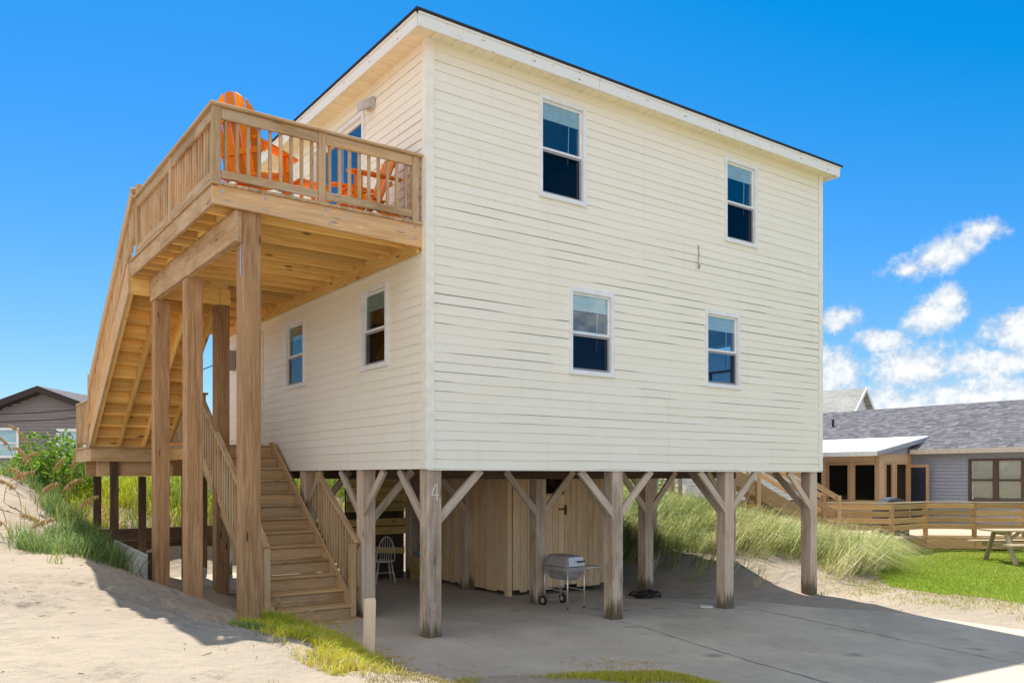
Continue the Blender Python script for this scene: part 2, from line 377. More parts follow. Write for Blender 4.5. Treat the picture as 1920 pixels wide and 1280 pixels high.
class MB:
    """collects shapes that belong to ONE part"""
    def __init__(s): s.v = []; s.f = []
    def box(s, x0, x1, y0, y1, z0, z1):
        b = len(s.v)
        s.v += [(x, y, z) for x in (x0, x1) for y in (y0, y1) for z in (z0, z1)]
        s.f += [tuple(b + i for i in q) for q in ((0, 1, 3, 2), (4, 6, 7, 5), (0, 4, 5, 1), (2, 3, 7, 6), (0, 2, 6, 4), (1, 5, 7, 3))]
        return s
    def tube(s, pts, r, n=8, cap=True):
        pts = [Vector(p) for p in pts]; rs = r if isinstance(r, (list, tuple)) else [r] * len(pts)
        base = len(s.v); prev = None
        for i, p in enumerate(pts):
            d = (pts[min(i + 1, len(pts) - 1)] - pts[max(i - 1, 0)]).normalized()
            a = d.orthogonal().normalized() if prev is None else (prev - d * prev.dot(d)).normalized()
            prev = a; b = d.cross(a)
            for k in range(n):
                q = 2 * math.pi * k / n; s.v.append(tuple(p + (a * math.cos(q) + b * math.sin(q)) * rs[i]))
        for i in range(len(pts) - 1):
            for k in range(n):
                s.f.append((base + i * n + k, base + i * n + (k + 1) % n, base + (i + 1) * n + (k + 1) % n, base + (i + 1) * n + k))
        if cap:
            s.f.append(tuple(base + k for k in range(n - 1, -1, -1))); s.f.append(tuple(base + (len(pts) - 1) * n + k for k in range(n)))
        return s
    def poly(s, vs, fs):
        b = len(s.v); s.v += [tuple(v) for v in vs]; s.f += [tuple(b + i for i in f) for f in fs]; return s
    def build(s, name, m, parent=None, smooth=False, mw=None): return obj(name, s.v, s.f, m, parent, smooth, mw)
def prism(name, poly, y0, y1, m, parent=None, plane='xz'):
    """polygon in x-z extruded along y (or y-z along x)"""
    n = len(poly); P = (lambda a, b, t: (a, t, b)) if plane == 'xz' else ((lambda a, b, t: (t, a, b)) if plane == 'yz' else (lambda a, b, t: (a, b, t)))
    vs = [P(a, b, y0) for a, b in poly] + [P(a, b, y1) for a, b in poly]
    fs = [tuple(range(n)), tuple(range(2 * n - 1, n - 1, -1))] + [(i, n + i, n + (i + 1) % n, (i + 1) % n) for i in range(n)]
    o = obj(name, vs, fs, m, parent)
    bm = bmesh.new(); bm.from_mesh(o.data); bmesh.ops.recalc_face_normals(bm, faces=bm.faces); bm.to_mesh(o.data); bm.free()
    a_ = np.array(vs, float); c_ = a_.mean(0); x_ = Vector(np.linalg.svd(a_ - c_)[2][0])      # grain runs along the longest direction
    k_ = max(range(3), key=lambda i: abs(x_[i])); x_ = -x_ if x_[k_] < 0 else x_
    y_ = x_.orthogonal().normalized(); r_ = Matrix((x_, y_, x_.cross(y_))).transposed().to_4x4(); L_ = Matrix.Translation(c_) @ r_
    o.data.transform(L_.inverted()); o.matrix_basis = o.matrix_basis @ L_; WM[o.name] = o.matrix_basis.copy()
    return o
def dup(root, Mw, label=None, group=None):
    """copy of a thing with copies of its parts and sub-parts"""
    r = root.copy(); C.objects.link(r); r.matrix_basis = Mw; WM[r.name] = Mw.copy()
    if label: r['label'] = label
    if group: r['group'] = group
    for ch in root.children:
        c = ch.copy(); C.objects.link(c); c.parent = r
        for g in ch.children:
            e = g.copy(); C.objects.link(e); e.parent = c
    return r

# ------------------------------------------------------------------ terrain
def vnoise(x, y, s=1., seed=0):
    x = np.asarray(x) * s; y = np.asarray(y) * s
    xi = np.floor(x).astype(int); yi = np.floor(y).astype(int); fx = x - xi; fy = y - yi
    def h(a, b):
        v = np.sin(a * 127.1 + b * 311.7 + seed * 74.7) * 43758.5453
        return v - np.floor(v)
    u = fx * fx * (3 - 2 * fx); v = fy * fy * (3 - 2 * fy)
    return (h(xi, yi) * (1 - u) + h(xi + 1, yi) * u) * (1 - v) + (h(xi, yi + 1) * (1 - u) + h(xi + 1, yi + 1) * u) * v - .5
def slabz(x, y): return -.028 * np.clip(x, 0, 6)
SL = [(-.8, 1), (-.8, -1), (-.6, 4), (1, -1.5), (1, 2), (1, 6), (3, -3), (3, 2), (3.4, 6.5), (5, -2), (5, -5), (6.5, -3), (6.7, -1), (5, 1), (4.6, 4), (3, -.5), (0, 3), (6.4, .6), (2, 8), (7, -4.6), (7.0, -2), (2.4, -4)]
PT = [(x, y, float(slabz(x, y)) - .09) for x, y in SL] + [
    (-1.15, 2.3, -.07), (-1.28, -.5, .0), (-1.28, -1.5, .0), (-1.75, -1, .39), (-1.8, 1.0, .32), (-1.5, 3.2, .12), (-1.4, 4.6, .27), (-2.4, .1, .43), (-2.4, 2.4, .5),
    (-2.4, 4.2, .46), (-2.35, 5.5, .3), (-1.4, 7.5, .12), (-1.5, 9.6, .15), (-2.3, 9.6, .25), (.5, 9.6, .1), (-2.65, 6, .74), (-2.7, 8, .98), (3, 9.7, .1),
    (-2.6, -2.4, .66), (-3.0, -3.0, .80), (-2.25, -1.0, .50), (-3.6, -3, .84), (-3.65, 2, .9), (-3.6, 6, 1.08), (-2.2, -4, .6), (-3.3, -5.5, .66), (-2.05, -2.5, .42), (-1.75, .3, .36), (-2.4, -3.3, .46), (-1.45, -2.5, -.06), (-1.9, -3.4, .1), (-1.3, -3.4, .1), (-5.45, -9.4, .5), (-5, -3.5, .84), (-4.8, -.5, .88),
    (-4.6, 1.2, .92), (-6.5, 0, .95), (-8, 4, 1.25), (-4.2, 4.0, 1.02), (-5.6, 3., 1.0), (-5.6, 6.2, 1.5), (-4.1, 6.6, 1.45), (-3.2, 4.0, .97), (-3.4, 8, 1.5), (-3.5, 10, 1.95), (-5.5, 8, 1.98), (-8, 9, 2.05),
    (-12, 4, 1.5), (-12, 14, 1.8), (-3, 14, 1.8), (-20, 30, .8), (-15, -5, 1.0), (-12, -14, .6), (-2.5, 10.6, 1.1), (-1, 10.6, 1.02), (1, 10.6, 1.), (-1.5, 12.5, 1.75),
    (1, 12.5, 1.8), (4, 12, 1.75), (3, 10.8, 1.05), (8, 12, 1.8), (0, 18, 1.5), (8, 20, 1.), (6, 10.8, 1.2),
    (-.9, -2.5, .06), (0, -2.9, .05), (.7, -3.4, .02), (-.5, -4.5, .2), (1.5, -6, .05), (3, -9, -.05), (0, -9, .3), (-2, -9, .4), (6, -9.5, -.3), (3, -6.2, -.28),
    (7.75, -.5, -.10), (8.4, .05, -.13), (8.15, -2, -.15), (8.0, -4, -.19), (7.9, -6.5, -.24), (8.8, -4.5, -.15), (9.3, -2.6, -.08), (10, -1.5, -.02), (12, -.3, .04), (13, -3, .02), (16, 0, .04),
    (20, 1, .04), (22, -3, .04), (14, -8, -.05), (10, -9, -.2), (25, -8, .1), (32, 5, .3), (19, 6, .1), (24, 12, .2),
    (6, 2.3, -.1), (7.2, 2.2, .08), (7.0, 1.0, -.06), (8.4, 2.05, .38), (8.4, 4.3, .5), (9, .9, .16), (8.6, .7, .02), (10, 2.5, .72), (9.5, 4.5, .95), (10.5, 5, 1.12), (9, 7, 1.25), (8.5, 9, 1.4),
    (12, 4.5, .62), (12, 2, .3), (12.4, .7, .08), (14, 3.5, .28), (15.5, 2.6, .06), (14, 6, .6), (12, 8, 1.05), (7.2, 4.3, .15), (7, 6.5, .5), (6.1, 4.5, -.08), (6, 7, .1), (5, 9, .2), (7, 9, 1.),
    (60, 0, .1), (0, 60, .3), (-60, 0, .5), (0, -60, 0), (50, 50, .2), (-50, 50, .5), (60, -50, 0), (-50, -50, .3), (30, 20, .3), (15, 25, .6)]
PT = np.array(PT)
def _ker(a, b): return np.sqrt(((a[:, None, :] - b[None]) ** 2).sum(-1) + .04)
_A = np.zeros((len(PT) + 1,) * 2); _A[:-1, :-1] = _ker(PT[:, :2], PT[:, :2]); _A[:-1, -1] = 1; _A[-1, :-1] = 1
_A[:-1, :-1] += np.eye(len(PT)) * .002
_W = np.linalg.solve(_A, np.append(PT[:, 2], 0))
def ground(x, y, fine=True):
    x = np.asarray(x, float).ravel(); y = np.asarray(y, float).ravel(); z = np.empty_like(x)
    for i in range(0, len(x), 20000):
        q = np.stack([x[i:i + 20000], y[i:i + 20000]], 1); z[i:i + 20000] = _ker(q, PT[:, :2]) @ _W[:-1] + _W[-1]
    far = np.clip((np.hypot(x, y) - 55) / 60, 0, 1); z = z * (1 - far)
    z = z + .11 * vnoise(x, y, .45, 3) * np.clip((z + .02) * 2.2, 0, 1) + .05 * vnoise(x, y, 1.6, 5) * np.clip((z + .08) * 5, 0, 1) + .034 * vnoise(x, y, 3.1, 9) * np.clip((z + .08) * 5, 0, 1)
    return z + dents(x, y)
DENT = []
_rd = random.Random(21)
for _ in range(26):          # walking lines of footprints
    px_, py_, th_ = _rd.uniform(-6, -2.2), _rd.uniform(-6, 3), _rd.uniform(0, 6.28)
    for _k in range(7):
        sd_ = .11 * (-1) ** _k
        DENT.append((px_ - math.sin(th_) * sd_, py_ + math.cos(th_) * sd_, th_, .14, .062, _rd.uniform(.014, .034)))
        th_ += _rd.uniform(-.2, .2); px_ += math.cos(th_) * .55; py_ += math.sin(th_) * .55
for _ in range(150): DENT.append((_rd.uniform(-6.5, -1.6), _rd.uniform(-6.5, 5), _rd.uniform(0, 6.28), _rd.uniform(.08, .22), _rd.uniform(.06, .14), _rd.uniform(-.018, .026)))
DENT = [q for q in DENT if q[0] < -1.55 and not (q[0] > -2.4 and q[1] < .6)]
def dents(x, y):
    z = np.zeros_like(x); near = np.where((x > -7) & (x < -1.2) & (y > -7) & (y < 6))[0]
    if len(near) == 0: return z
    X_, Y_, Z_ = x[near], y[near], np.zeros(len(near))
    for a, b, th, la, lb, dp in DENT:
        k = np.where((np.abs(X_ - a) < .5) & (np.abs(Y_ - b) < .5))[0]
        if len(k) == 0: continue
        u = ((X_[k] - a) * math.cos(th) + (Y_[k] - b) * math.sin(th)) / la; v = (-(X_[k] - a) * math.sin(th) + (Y_[k] - b) * math.cos(th)) / lb
        r2 = u * u + v * v; Z_[k] += -dp * np.exp(-r2 * 1.2) + dp * .45 * np.exp(-(np.sqrt(r2) - 1.5) ** 2 * 3.5)
    for off in (-5.55, -4.05):       # a pair of soft tyre ruts
        c = X_ + .28 * Y_ - off + .08 * np.sin(Y_ * .7); Z_ += -.022 * np.exp(-(c / .11) ** 2) + .010 * np.exp(-((np.abs(c) - .2) / .07) ** 2)
    z[near] = Z_; return z
def g1(x, y): return float(ground([x], [y])[0])
def axis_coords(a, b, fine, lo, hi):
    c = list(np.arange(a, b + 1e-6, fine)); s = fine; x = b
    while x < hi: s *= 1.35; x += s; c.append(min(x, hi))
    s = fine; x = a; pre = []
    while x > lo: s *= 1.35; x -= s; pre.append(max(x, lo))
    return np.array(pre[::-1] + c)
gx = np.unique(np.concatenate([axis_coords(-8, 18, .14, -900, 900), np.arange(-6.2, -1.4, .045)])); gy = np.unique(np.concatenate([axis_coords(-8.5, 14, .14, -900, 900), np.arange(-5.5, 4.5, .055)]))
X, Y = np.meshgrid(gx, gy); Z = ground(X, Y)
nx, ny = len(gx), len(gy)
idx = np.arange(nx * ny).reshape(ny, nx)
q = np.stack([idx[:-1, :-1], idx[:-1, 1:], idx[1:, 1:], idx[1:, :-1]], -1).reshape(-1, 4)
sand = obj('sandy_ground', np.stack([X.ravel(), Y.ravel(), Z], 1).tolist(), q.tolist(), M['sand'], smooth=True)
tag(sand, 'pale sandy ground with drifts around the house', kind='structure')

# concrete slab with open joints
slab = [(-1.33, 9.0), (-1.33, 2.0), (-1.30, -1.8), (-1.85, -2.7), (-1.3, -2.8), (-.9, -2.15), (-.4, -2.25), (.55, -2.75), (1.6, -4.0), (3.0, -6.0), (4.5, -9), (7.95, -9), (7.95, .4), (6.8, 9)]
def slab_pt(a, b, dz=0): return (a, b, float(slabz(a, b)) + dz)
bm = bmesh.new()
vs = [bm.verts.new(slab_pt(a, b)) for a, b in slab]; bm.faces.new(vs)
for xx in (0., 6.):
    bmesh.ops.bisect_plane(bm, geom=bm.verts[:] + bm.edges[:] + bm.faces[:], plane_co=(xx, 0, 0), plane_no=(1, 0, 0))
for v in bm.verts: v.co.z = float(slabz(v.co.x, v.co.y))
ret = bmesh.ops.extrude_face_region(bm, geom=bm.faces[:])
for v in [g for g in ret['geom'] if isinstance(g, bmesh.types.BMVert)]: v.co.z -= .14
bmesh.ops.recalc_face_normals(bm, faces=bm.faces)
me = bpy.data.meshes.new('concrete_slab'); bm.to_mesh(me); bm.free(); me.materials.append(M['slab'])
slabo = tag(link(bpy.data.objects.new('concrete_slab', me), I4), 'worn grey concrete slab under and before the house', kind='structure')
def crack(pts, wd):
    vs, fs = [], []
    P = []
    for (a, b) in zip(pts[:-1], pts[1:]):
        k = max(2, int(math.dist(a, b) / .12))
        for i in range(k): P.append((a[0] + (b[0] - a[0]) * i / k, a[1] + (b[1] - a[1]) * i / k))
    P.append(pts[-1])
    for i, (a, b) in enumerate(P):
        p, n = P[max(i - 1, 0)], P[min(i + 1, len(P) - 1)]; dx, dy = n[0] - p[0], n[1] - p[1]; L = math.hypot(dx, dy)
        j = random.uniform(-.014, .014); h = wd * random.uniform(.25, 1.)
        cx, cy = a - dy / L * j, b + dx / L * j
        vs += [slab_pt(cx - dy / L * h, cy + dx / L * h, .004), slab_pt(cx + dy / L * h, cy - dx / L * h, .004)]
        if i: fs.append((2 * i - 2, 2 * i - 1, 2 * i + 1, 2 * i))
    obj('slab_joint', vs, fs, M['crack'], slabo)
crack([(3.35, .2), (3.25, -.6), (2.9, -1.9), (2.62, -3.0), (2.37, -4.4)], .010)
crack([(6.3, -.35), (6.05, -1.7), (5.7, -3.3), (5.3, -5.2)], .011)
crack([(3.4, .25), (4.3, .75), (5.1, .55), (5.9, .1), (6.3, -.35)], .010)
crack([(5.0, .6), (4.9, 1.1)], .008)

# ------------------------------------------------------------------ beach house
house = thing('beach_house', 'cream vinyl-sided two-storey beach house raised on wooden pilings', 'house', (4.3, 4.6, 0))
HX, HY, U, T, CR = 8.6, 9.2, 2.2, 7.79, .127
FRONT = I4
LEFT = Matrix(((0, 1, 0, 0), (-1, 0, 0, 0), (0, 0, 1, 0), (0, 0, 0, 1)))         # local x = -Y world, local y = inward = +X
RIGHT = Matrix(((0, -1, 0, HX), (1, 0, 0, 0), (0, 0, 1, 0), (0, 0, 0, 1)))       # local x = +Y, inward = -X
BACK = Matrix(((-1, 0, 0, HX), (0, -1, 0, HY), (0, 0, 1, 0), (0, 0, 0, 1)))
def holes_cells(u0, u1, z0, z1, holes):
    us = sorted({u0, u1, *[h[0] for h in holes], *[h[1] for h in holes]}); zs = sorted({z0, z1, *[h[2] for h in holes], *[h[3] for h in holes]})
    for a, b in zip(us[:-1], us[1:]):
        for c, d in zip(zs[:-1], zs[1:]):
            if not any(h[0] < (a + b) / 2 < h[1] and h[2] < (c + d) / 2 < h[3] for h in holes): yield a, b, c, d
def sheath(name, u0, u1, z0, z1, holes, y, m, parent):
    mb = MB()
    for a, b, c, d in holes_cells(u0, u1, z0, z1, holes): mb.poly([(a, y, c), (b, y, c), (b, y, d), (a, y, d)], [(0, 1, 2, 3)])
    return mb.build(name, m, parent)
def siding_board(u0, u1, z, h, m, parent, seed, gap=True):
    n = max(2, int((u1 - u0) / .2) + 1); us = np.linspace(u0, u1, n)
    # buckled vinyl: the lower lip lifts off in stretches
    zone = 1 / (1 + math.exp((z - 6.1) * 4)) * (.55 + .45 * math.exp(-((z - 4.6) / 1.5) ** 2)) + .12
    g = .0012 + .0115 * zone * np.clip(vnoise(us, us * 0 + seed * 3.7, 1.2, seed) * 5. + .6, 0, 1) * np.clip(vnoise(us, us * 0 + seed * 1.3, .35, seed + 3) * 2 + .9, .2, 1) * (1 if gap else .15)
    o = .014 + .008 * vnoise(us, us * 0 + seed, .5, seed + 9)
    cz = z + h / 2; cu = (u0 + u1) / 2
    vs, fs = [], []
    for k in range(n):
        a = us[k] - cu
        vs += [(a, -o[k], g[k] - h / 2), (a, -.004, h / 2 + .006), (a, -.002, h / 2 + .006), (a, -o[k] + .006, g[k] - h / 2)]
    for k in range(n - 1):
        b = 4 * k
        fs += [(b, b + 4, b + 5, b + 1), (b + 1, b + 5, b + 6, b + 2), (b + 2, b + 6, b + 7, b + 3), (b + 3, b + 7, b + 4, b)]
    fs += [(0, 1, 2, 3), (4 * n - 1, 4 * n - 2, 4 * n - 3, 4 * n - 4)]
    return obj('siding_board', vs, fs, m, parent, mw=FR[-1] @ Matrix.Translation((cu, 0, cz)))
def clad(M4, u0, u1, holes, parent, seed0, zr=(U, T), gap=True, skip=()):
    with frame(M4):
        k = 0; z = zr[0]
        while z < zr[1] - .02:
            segs = [(u0, u1)]; part = []
            for h in holes:
                lo_, hi_ = h[2] + .045, h[3] - .045       # the board may run on behind the casing this far
                if lo_ < z + CR and hi_ > z:
                    segs = [s for a, b in segs for s in (((a, h[0] + .03), (h[1] - .03, b)) if a < h[0] and h[1] < b else ((a, b),))]
                    if lo_ > z + .02: part.append((h[0] + .03, h[1] - .03, z, lo_ - z))
                    if hi_ < z + CR - .02: part.append((h[0] + .03, h[1] - .03, hi_ + .008, z + CR - hi_))
            if not any(s0 < z + .06 < s1 for s0, s1 in skip):
                for i, (a, b) in enumerate(segs):
                    if gap and b - a > 6.5:
                        q_ = a + (b - a) * random.uniform(.3, .7)
                        siding_board(a, q_ + .02, z, min(CR, zr[1] - z), M['siding'], parent, seed0 + k * 3, gap); a = q_ + .002
                        with frame(Matrix.Translation((0, -.0035, 0))): siding_board(a, b, z, min(CR, zr[1] - z), M['siding'], parent, seed0 + k * 3, gap)
                    elif b - a > .03: siding_board(a, b, z, min(CR, zr[1] - z), M['siding'], parent, seed0 + k * 3 + i, gap)
                for a, b, zc, hc in part: siding_board(a, b, zc, hc - .008, M['siding'], parent, seed0 + k * 3, gap)
            k += 1; z += CR
# windows: (u0, u1, z0, z1) outer edge of the casing
WF = [(1.82, 2.70, 6.10, 7.56), (5.81, 6.67, 6.12, 7.55), (2.38, 3.26, 3.61, 4.88), (5.32, 6.21, 3.61, 4.89)]
WL = [(-1.90, -1.07, 3.66, 4.83), (-4.97, -4.09, 3.64, 4.80)]
SLD = (-3.72, -1.80, 5.43, 7.50)
DR2 = (-5.45, -4.47, 5.43, 7.47)
DR1 = (-7.10, -6.14, 2.67, 4.84)
WR = [(1.85, 2.95, 3.72, 4.92)]
inset = .055
def hole(wd, e=inset): return (wd[0] + e, wd[1] - e, wd[2] + e, wd[3] - e)
with frame(FRONT):
    sheath('front_wall', 0, HX, U, T, [hole(x, .05) for x in WF], .004, M['tarpaper'], house)
    sheath('front_wall_lining', .13, HX - .13, 2.5, 7.7, [hole(x) for x in WF], .14, M['inner'], house)
with frame(LEFT):
    hl = [hole(x) for x in WL + [SLD, DR2, DR1]]
    sheath('side_wall', -HY, 0, U, T, hl, .004, M['tarpaper'], house)
    sheath('side_wall_lining', -HY + .13, -.13, 2.5, 7.7, hl, .14, M['inner'], house)
with frame(RIGHT):
    sheath('side_wall', 0, HY, U, T, [hole(x) for x in WR], .004, M['siding'], house)
    sheath('side_wall_lining', .13, HY - .13, 2.5, 7.7, [hole(x) for x in WR], .14, M['inner'], house)
with frame(BACK):
    sheath('back_wall', 0, HX, U, T, [], .004, M['siding'], house)
    sheath('back_wall_lining', .13, HX - .13, 2.5, 7.7, [], .14, M['inner'], house)
blk('floor_slab', .05, HX - .05, .05, HY - .05, 2.24, 2.5, M['innerfloor'], house)
blk('storey_floor', .15, HX - .15, .15, HY - .15, 5.1, 5.38, M['inner'], house)
blk('attic_floor', .05, HX - .05, .05, HY - .05, 7.68, 7.77, M['inner'], house)
blk('partition', 4.2, 4.28, .16, HY - .16, 2.51, 5.09, M['inner'], house)
blk('partition', 4.29, HX - .16, 4.1, 4.18, 2.51, 5.09, M['inner'], house)
blk('partition', 4.2, 4.28, .16, HY - .16, 5.39, 7.67, M['inner'], house)
blk('partition', .16, 4.19, 4.1, 4.18, 5.39, 7.67, M['inner'], house)
blk('partition', .16, 4.19, 3.0, 3.08, 2.51, 5.09, M['inner'], house)
clad(FRONT, .10, HX - .10, WF, house, 100)
clad(LEFT, -HY + .1, -.10, WL + [SLD, DR2, DR1], house, 400, skip=((5.06, 5.42),), gap=False)
# corner trims
def corner(x, y, sx, sy, name='corner_trim'):
    a, b = (x - .024 * sx, x + .095 * sx), (y - .024 * sy, y + .095 * sy)
    mb = MB(); mb.box(*sorted((a[0], a[1])), *sorted((y - .024 * sy, y - .002 * sy)), U, T - .001)
    mb.box(*sorted((x - .024 * sx, x - .002 * sx)), *sorted((y - .0015 * sy, b[1])), U, T - .001)
    mb.build(name, M['trim'], house)
corner(0, 0, 1, 1); corner(HX, 0, -1, 1); corner(0, HY, 1, -1); corner(HX, HY, -1, -1)
blk('bottom_trim', .0, HX, -.008, .0, U - .015, U + .004, M['trim'], house, ch=0)

def casing(name, wd, wz, y0, y1, m, parent, a=.06):
    u0, u1, z0, z1 = wd
    mb = MB()
    mb.box(u0, u0 + a, y0, y1, z0, z1).box(u1 - a, u1, y0, y1, z0, z1)
    mb.box(u0 + a, u1 - a, y0, y1, z1 - a, z1).box(u0 + a, u1 - a, y0, y1, z0, z0 + a)
    return mb.build(name, m, parent)
def window(wd, screen=True, blind=True, wand=.35, curtain=None, gm='glass'):
    u0, u1, z0, z1 = wd; zm = z0 + (z1 - z0) * .50
    f = casing('window', wd, None, -.034, .10, M['white'], house)
    blk('sill', u0 - .01, u1 + .01, -.05, -.034, z0 - .012, z0 + .02, M['white'], f)
    a, b = u0 + .062, u1 - .062
    casing('upper_sash', (a, b, zm - .03, z1 - .062), None, .012, .05, M['white'], f, .028)
    casing('lower_sash', (a, b, z0 + .062, zm + .02), None, .052, .088, M['white'], f, .034)
    blk('pane', a + .026, b - .026, .028, .033, zm, z1 - .088, M[gm], f, ch=0)
    blk('pane', a + .03, b - .03, .067, .072, z0 + .09, zm - .01, M[gm], f, ch=0)
    if screen:
        casing('screen_frame', (a, b - .0, z0 + .062, zm - .032), None, .014, .028, M['screen'], f, .035)
        blk('insect_screen', a + .033, b - .033, .019, .0205, z0 + .095, zm - .064, M['screenmesh'], f, ch=0)
    if blind:
        bl = MB(); z = z1 - .07
        for k in range(7): bl.box(a + .03, b - .03, .040, .052, z - .036, z - .004); z -= .035
        bl.build('blind', M['blind'], f)
        x = a + (b - a) * .72
        MB().tube([(x, .048, z1 - .3), (x - .02, .046, z1 - .3 - wand * 1.7)], .006, 5).build('blind_wand', M['blind'], f)
    if curtain: blk('curtain', a + .05, b - .05, .15, .17, z0 + .08, zm, M['curtain'], f, ch=0)
    return f
for wd in WF: window(wd)
with frame(LEFT):
    window(WL[0], wand=.05, gm='sideglass'); window(WL[1], wand=.05, curtain=True, gm='sideglass')
    # sliding patio door
    u0, u1, z0, z1 = SLD
    s = casing('patio_door', SLD, None, -.036, .11, M['white'], house, .07)
    um = (u0 + u1) / 2 - .02
    casing('door_leaf', (u0 + .07, um + .03, z0 + .07, z1 - .07), None, .055, .09, M['white'], s, .06)
    casing('door_leaf', (um - .03, u1 - .07, z0 + .07, z1 - .07), None, .012, .05, M['white'], s, .06)
    blk('pane', u0 + .125, um - .025, .07, .075, z0 + .125, z1 - .125, M['glass'], s, ch=0)
    blk('pane', um + .025, u1 - .125, .03, .035, z0 + .125, z1 - .125, M['glass'], s, ch=0)
    d2 = casing('upper_door', DR2, None, -.036, .11, M['white'], house, .07)
    blk('door_panel', DR2[0] + .075, DR2[1] - .075, .02, .06, DR2[2] + .02, DR2[3] - .075, M['white'], d2)
    blk('pane', DR2[0] + .16, DR2[1] - .16, .012, .018, DR2[2] + .2, DR2[3] - .2, M['tealdoor'], d2, ch=0)
    e = casing('entry_door', DR1, None, -.036, .11, M['trim'], house, .07)
    blk('door_panel', DR1[0] + .075, DR1[1] - .075, -.02, .05, DR1[2] + .02, DR1[3] - .075, M['door'], e)
    blk('door_pane', DR1[0] + .22, DR1[1] - .22, -.026, -.021, 3.7, 4.6, M['glass'], e)
    hm = MB(); hm.box(DR1[1] - .15, DR1[1] - .09, -.075, -.021, 3.6, 3.78); hm.box(DR1[1] - .22, DR1[1] - .10, -.10, -.076, 3.66, 3.70); hm.build('handle', M['black'], e)
    blk('mail_box', -7.95, -7.78, -.13, -.022, 4.28, 4.68, M['screen'], house)
    # flood light over the deck
    fl = prism('flood_light', [(-1.64, 7.40), (-1.46, 7.40), (-1.45, 7.56), (-1.65, 7.56)], -.06, -.02, M['lamp'], house)
    hd = MB(); hd.poly([(-1.62, -.06, 7.42), (-1.48, -.06, 7.42), (-1.48, -.06, 7.55), (-1.62, -.06, 7.55), (-1.66, -.2, 7.36), (-1.5, -.2, 7.36), (-1.5, -.2, 7.47), (-1.66, -.2, 7.47)],
        [(0, 1, 5, 4), (1, 2, 6, 5), (2, 3, 7, 6), (3, 0, 4, 7), (4, 5, 6, 7)]); hd.build('lamp_head', M['lamp'], fl)
with frame(RIGHT): window(WR[0], screen=False, blind=False)
with frame(FRONT):   # loose cable end on the facade
    MB().tube([(5.15, -.025, 5.93), (5.16, -.03, 5.75), (5.13, -.05, 5.68), (5.10, -.06, 5.6), (5.13, -.05, 5.53), (5.17, -.04, 5.57), (5.17, -.035, 5.62)], .008, 6).build('loose_cable', M['paleold'], house, True)

# eaves: soffit panels, fascia, hip roof
o = .30; oR = .14
n = 28
for k in range(n):
    a, b = -o + (HX + o + oR) * k / n, -o + (HX + o + oR) * (k + 1) / n
    blk('soffit_panel', a + .003, b - .003, -o + .005, .0, T - .004 - .002 * (k % 2), T + .012, M['soffit'], house, ch=.004, axis='y')
for k in range(30):
    a, b = HY * k / 30, HY * (k + 1) / 30
    blk('soffit_panel', -o + .005, .0, a + .003, b - .003, T - .004 - .002 * (k % 2), T + .012, M['soffit'], house, ch=.004, axis='x')
blk('soffit_board', HX, HX + oR - .005, 0, HY, T - .004, T + .012, M['soffit'], house)
blk('soffit_board', 0, HX, HY, HY + o, T - .004, T + .012, M['soffit'], house)
def fascia(p0, p1):
    L = Vector(p1) - Vector(p0); k = max(1, round(L.length / 3.1)); n = Vector((L.y, -L.x, 0)).normalized()
    for i in range(k):
        a = Vector(p0) + L * (i / k); b = Vector(p0) + L * ((i + 1) / k) - L.normalized() * .006
        f = bar('fascia_board', a, b, .022, .15, M['fascia'], house, .003)
        bar('drip_edge', a + n * .014 + Vector((0, 0, .088)), b + n * .014 + Vector((0, 0, .088)), .03, .03, M['fascia'], f, .003)
zf = 7.80
fascia((-o, -o, zf), (HX + oR, -o, zf)); fascia((HX + oR, -o + .012, zf), (HX + oR, HY + o, zf)); fascia((HX + oR, HY + o, zf), (-o, HY + o, zf)); fascia((-o, HY + o - .012, zf), (-o, -o + .012, zf))
e = o + .045; z0, z1, zt = 7.908, 7.935, 9.0
x0, x1, y0, y1 = -e, HX + oR + .045, -e, HY + e; cx = (x0 + x1) / 2; hw = (x1 - x0) / 2; ra, rb = y0 + hw, y1 - hw
vs = [(x0, y0, z0), (x1, y0, z0), (x1, y1, z0), (x0, y1, z0), (x0, y0, z1), (x1, y0, z1), (x1, y1, z1), (x0, y1, z1), (cx, ra, zt), (cx, rb, zt)]
obj('roof', vs, [(0, 3, 2, 1), (0, 1, 5, 4), (1, 2, 6, 5), (2, 3, 7, 6), (3, 0, 4, 7), (4, 5, 8), (5, 6, 9, 8), (6, 7, 9), (7, 4, 8, 9)], M['roof'], house)
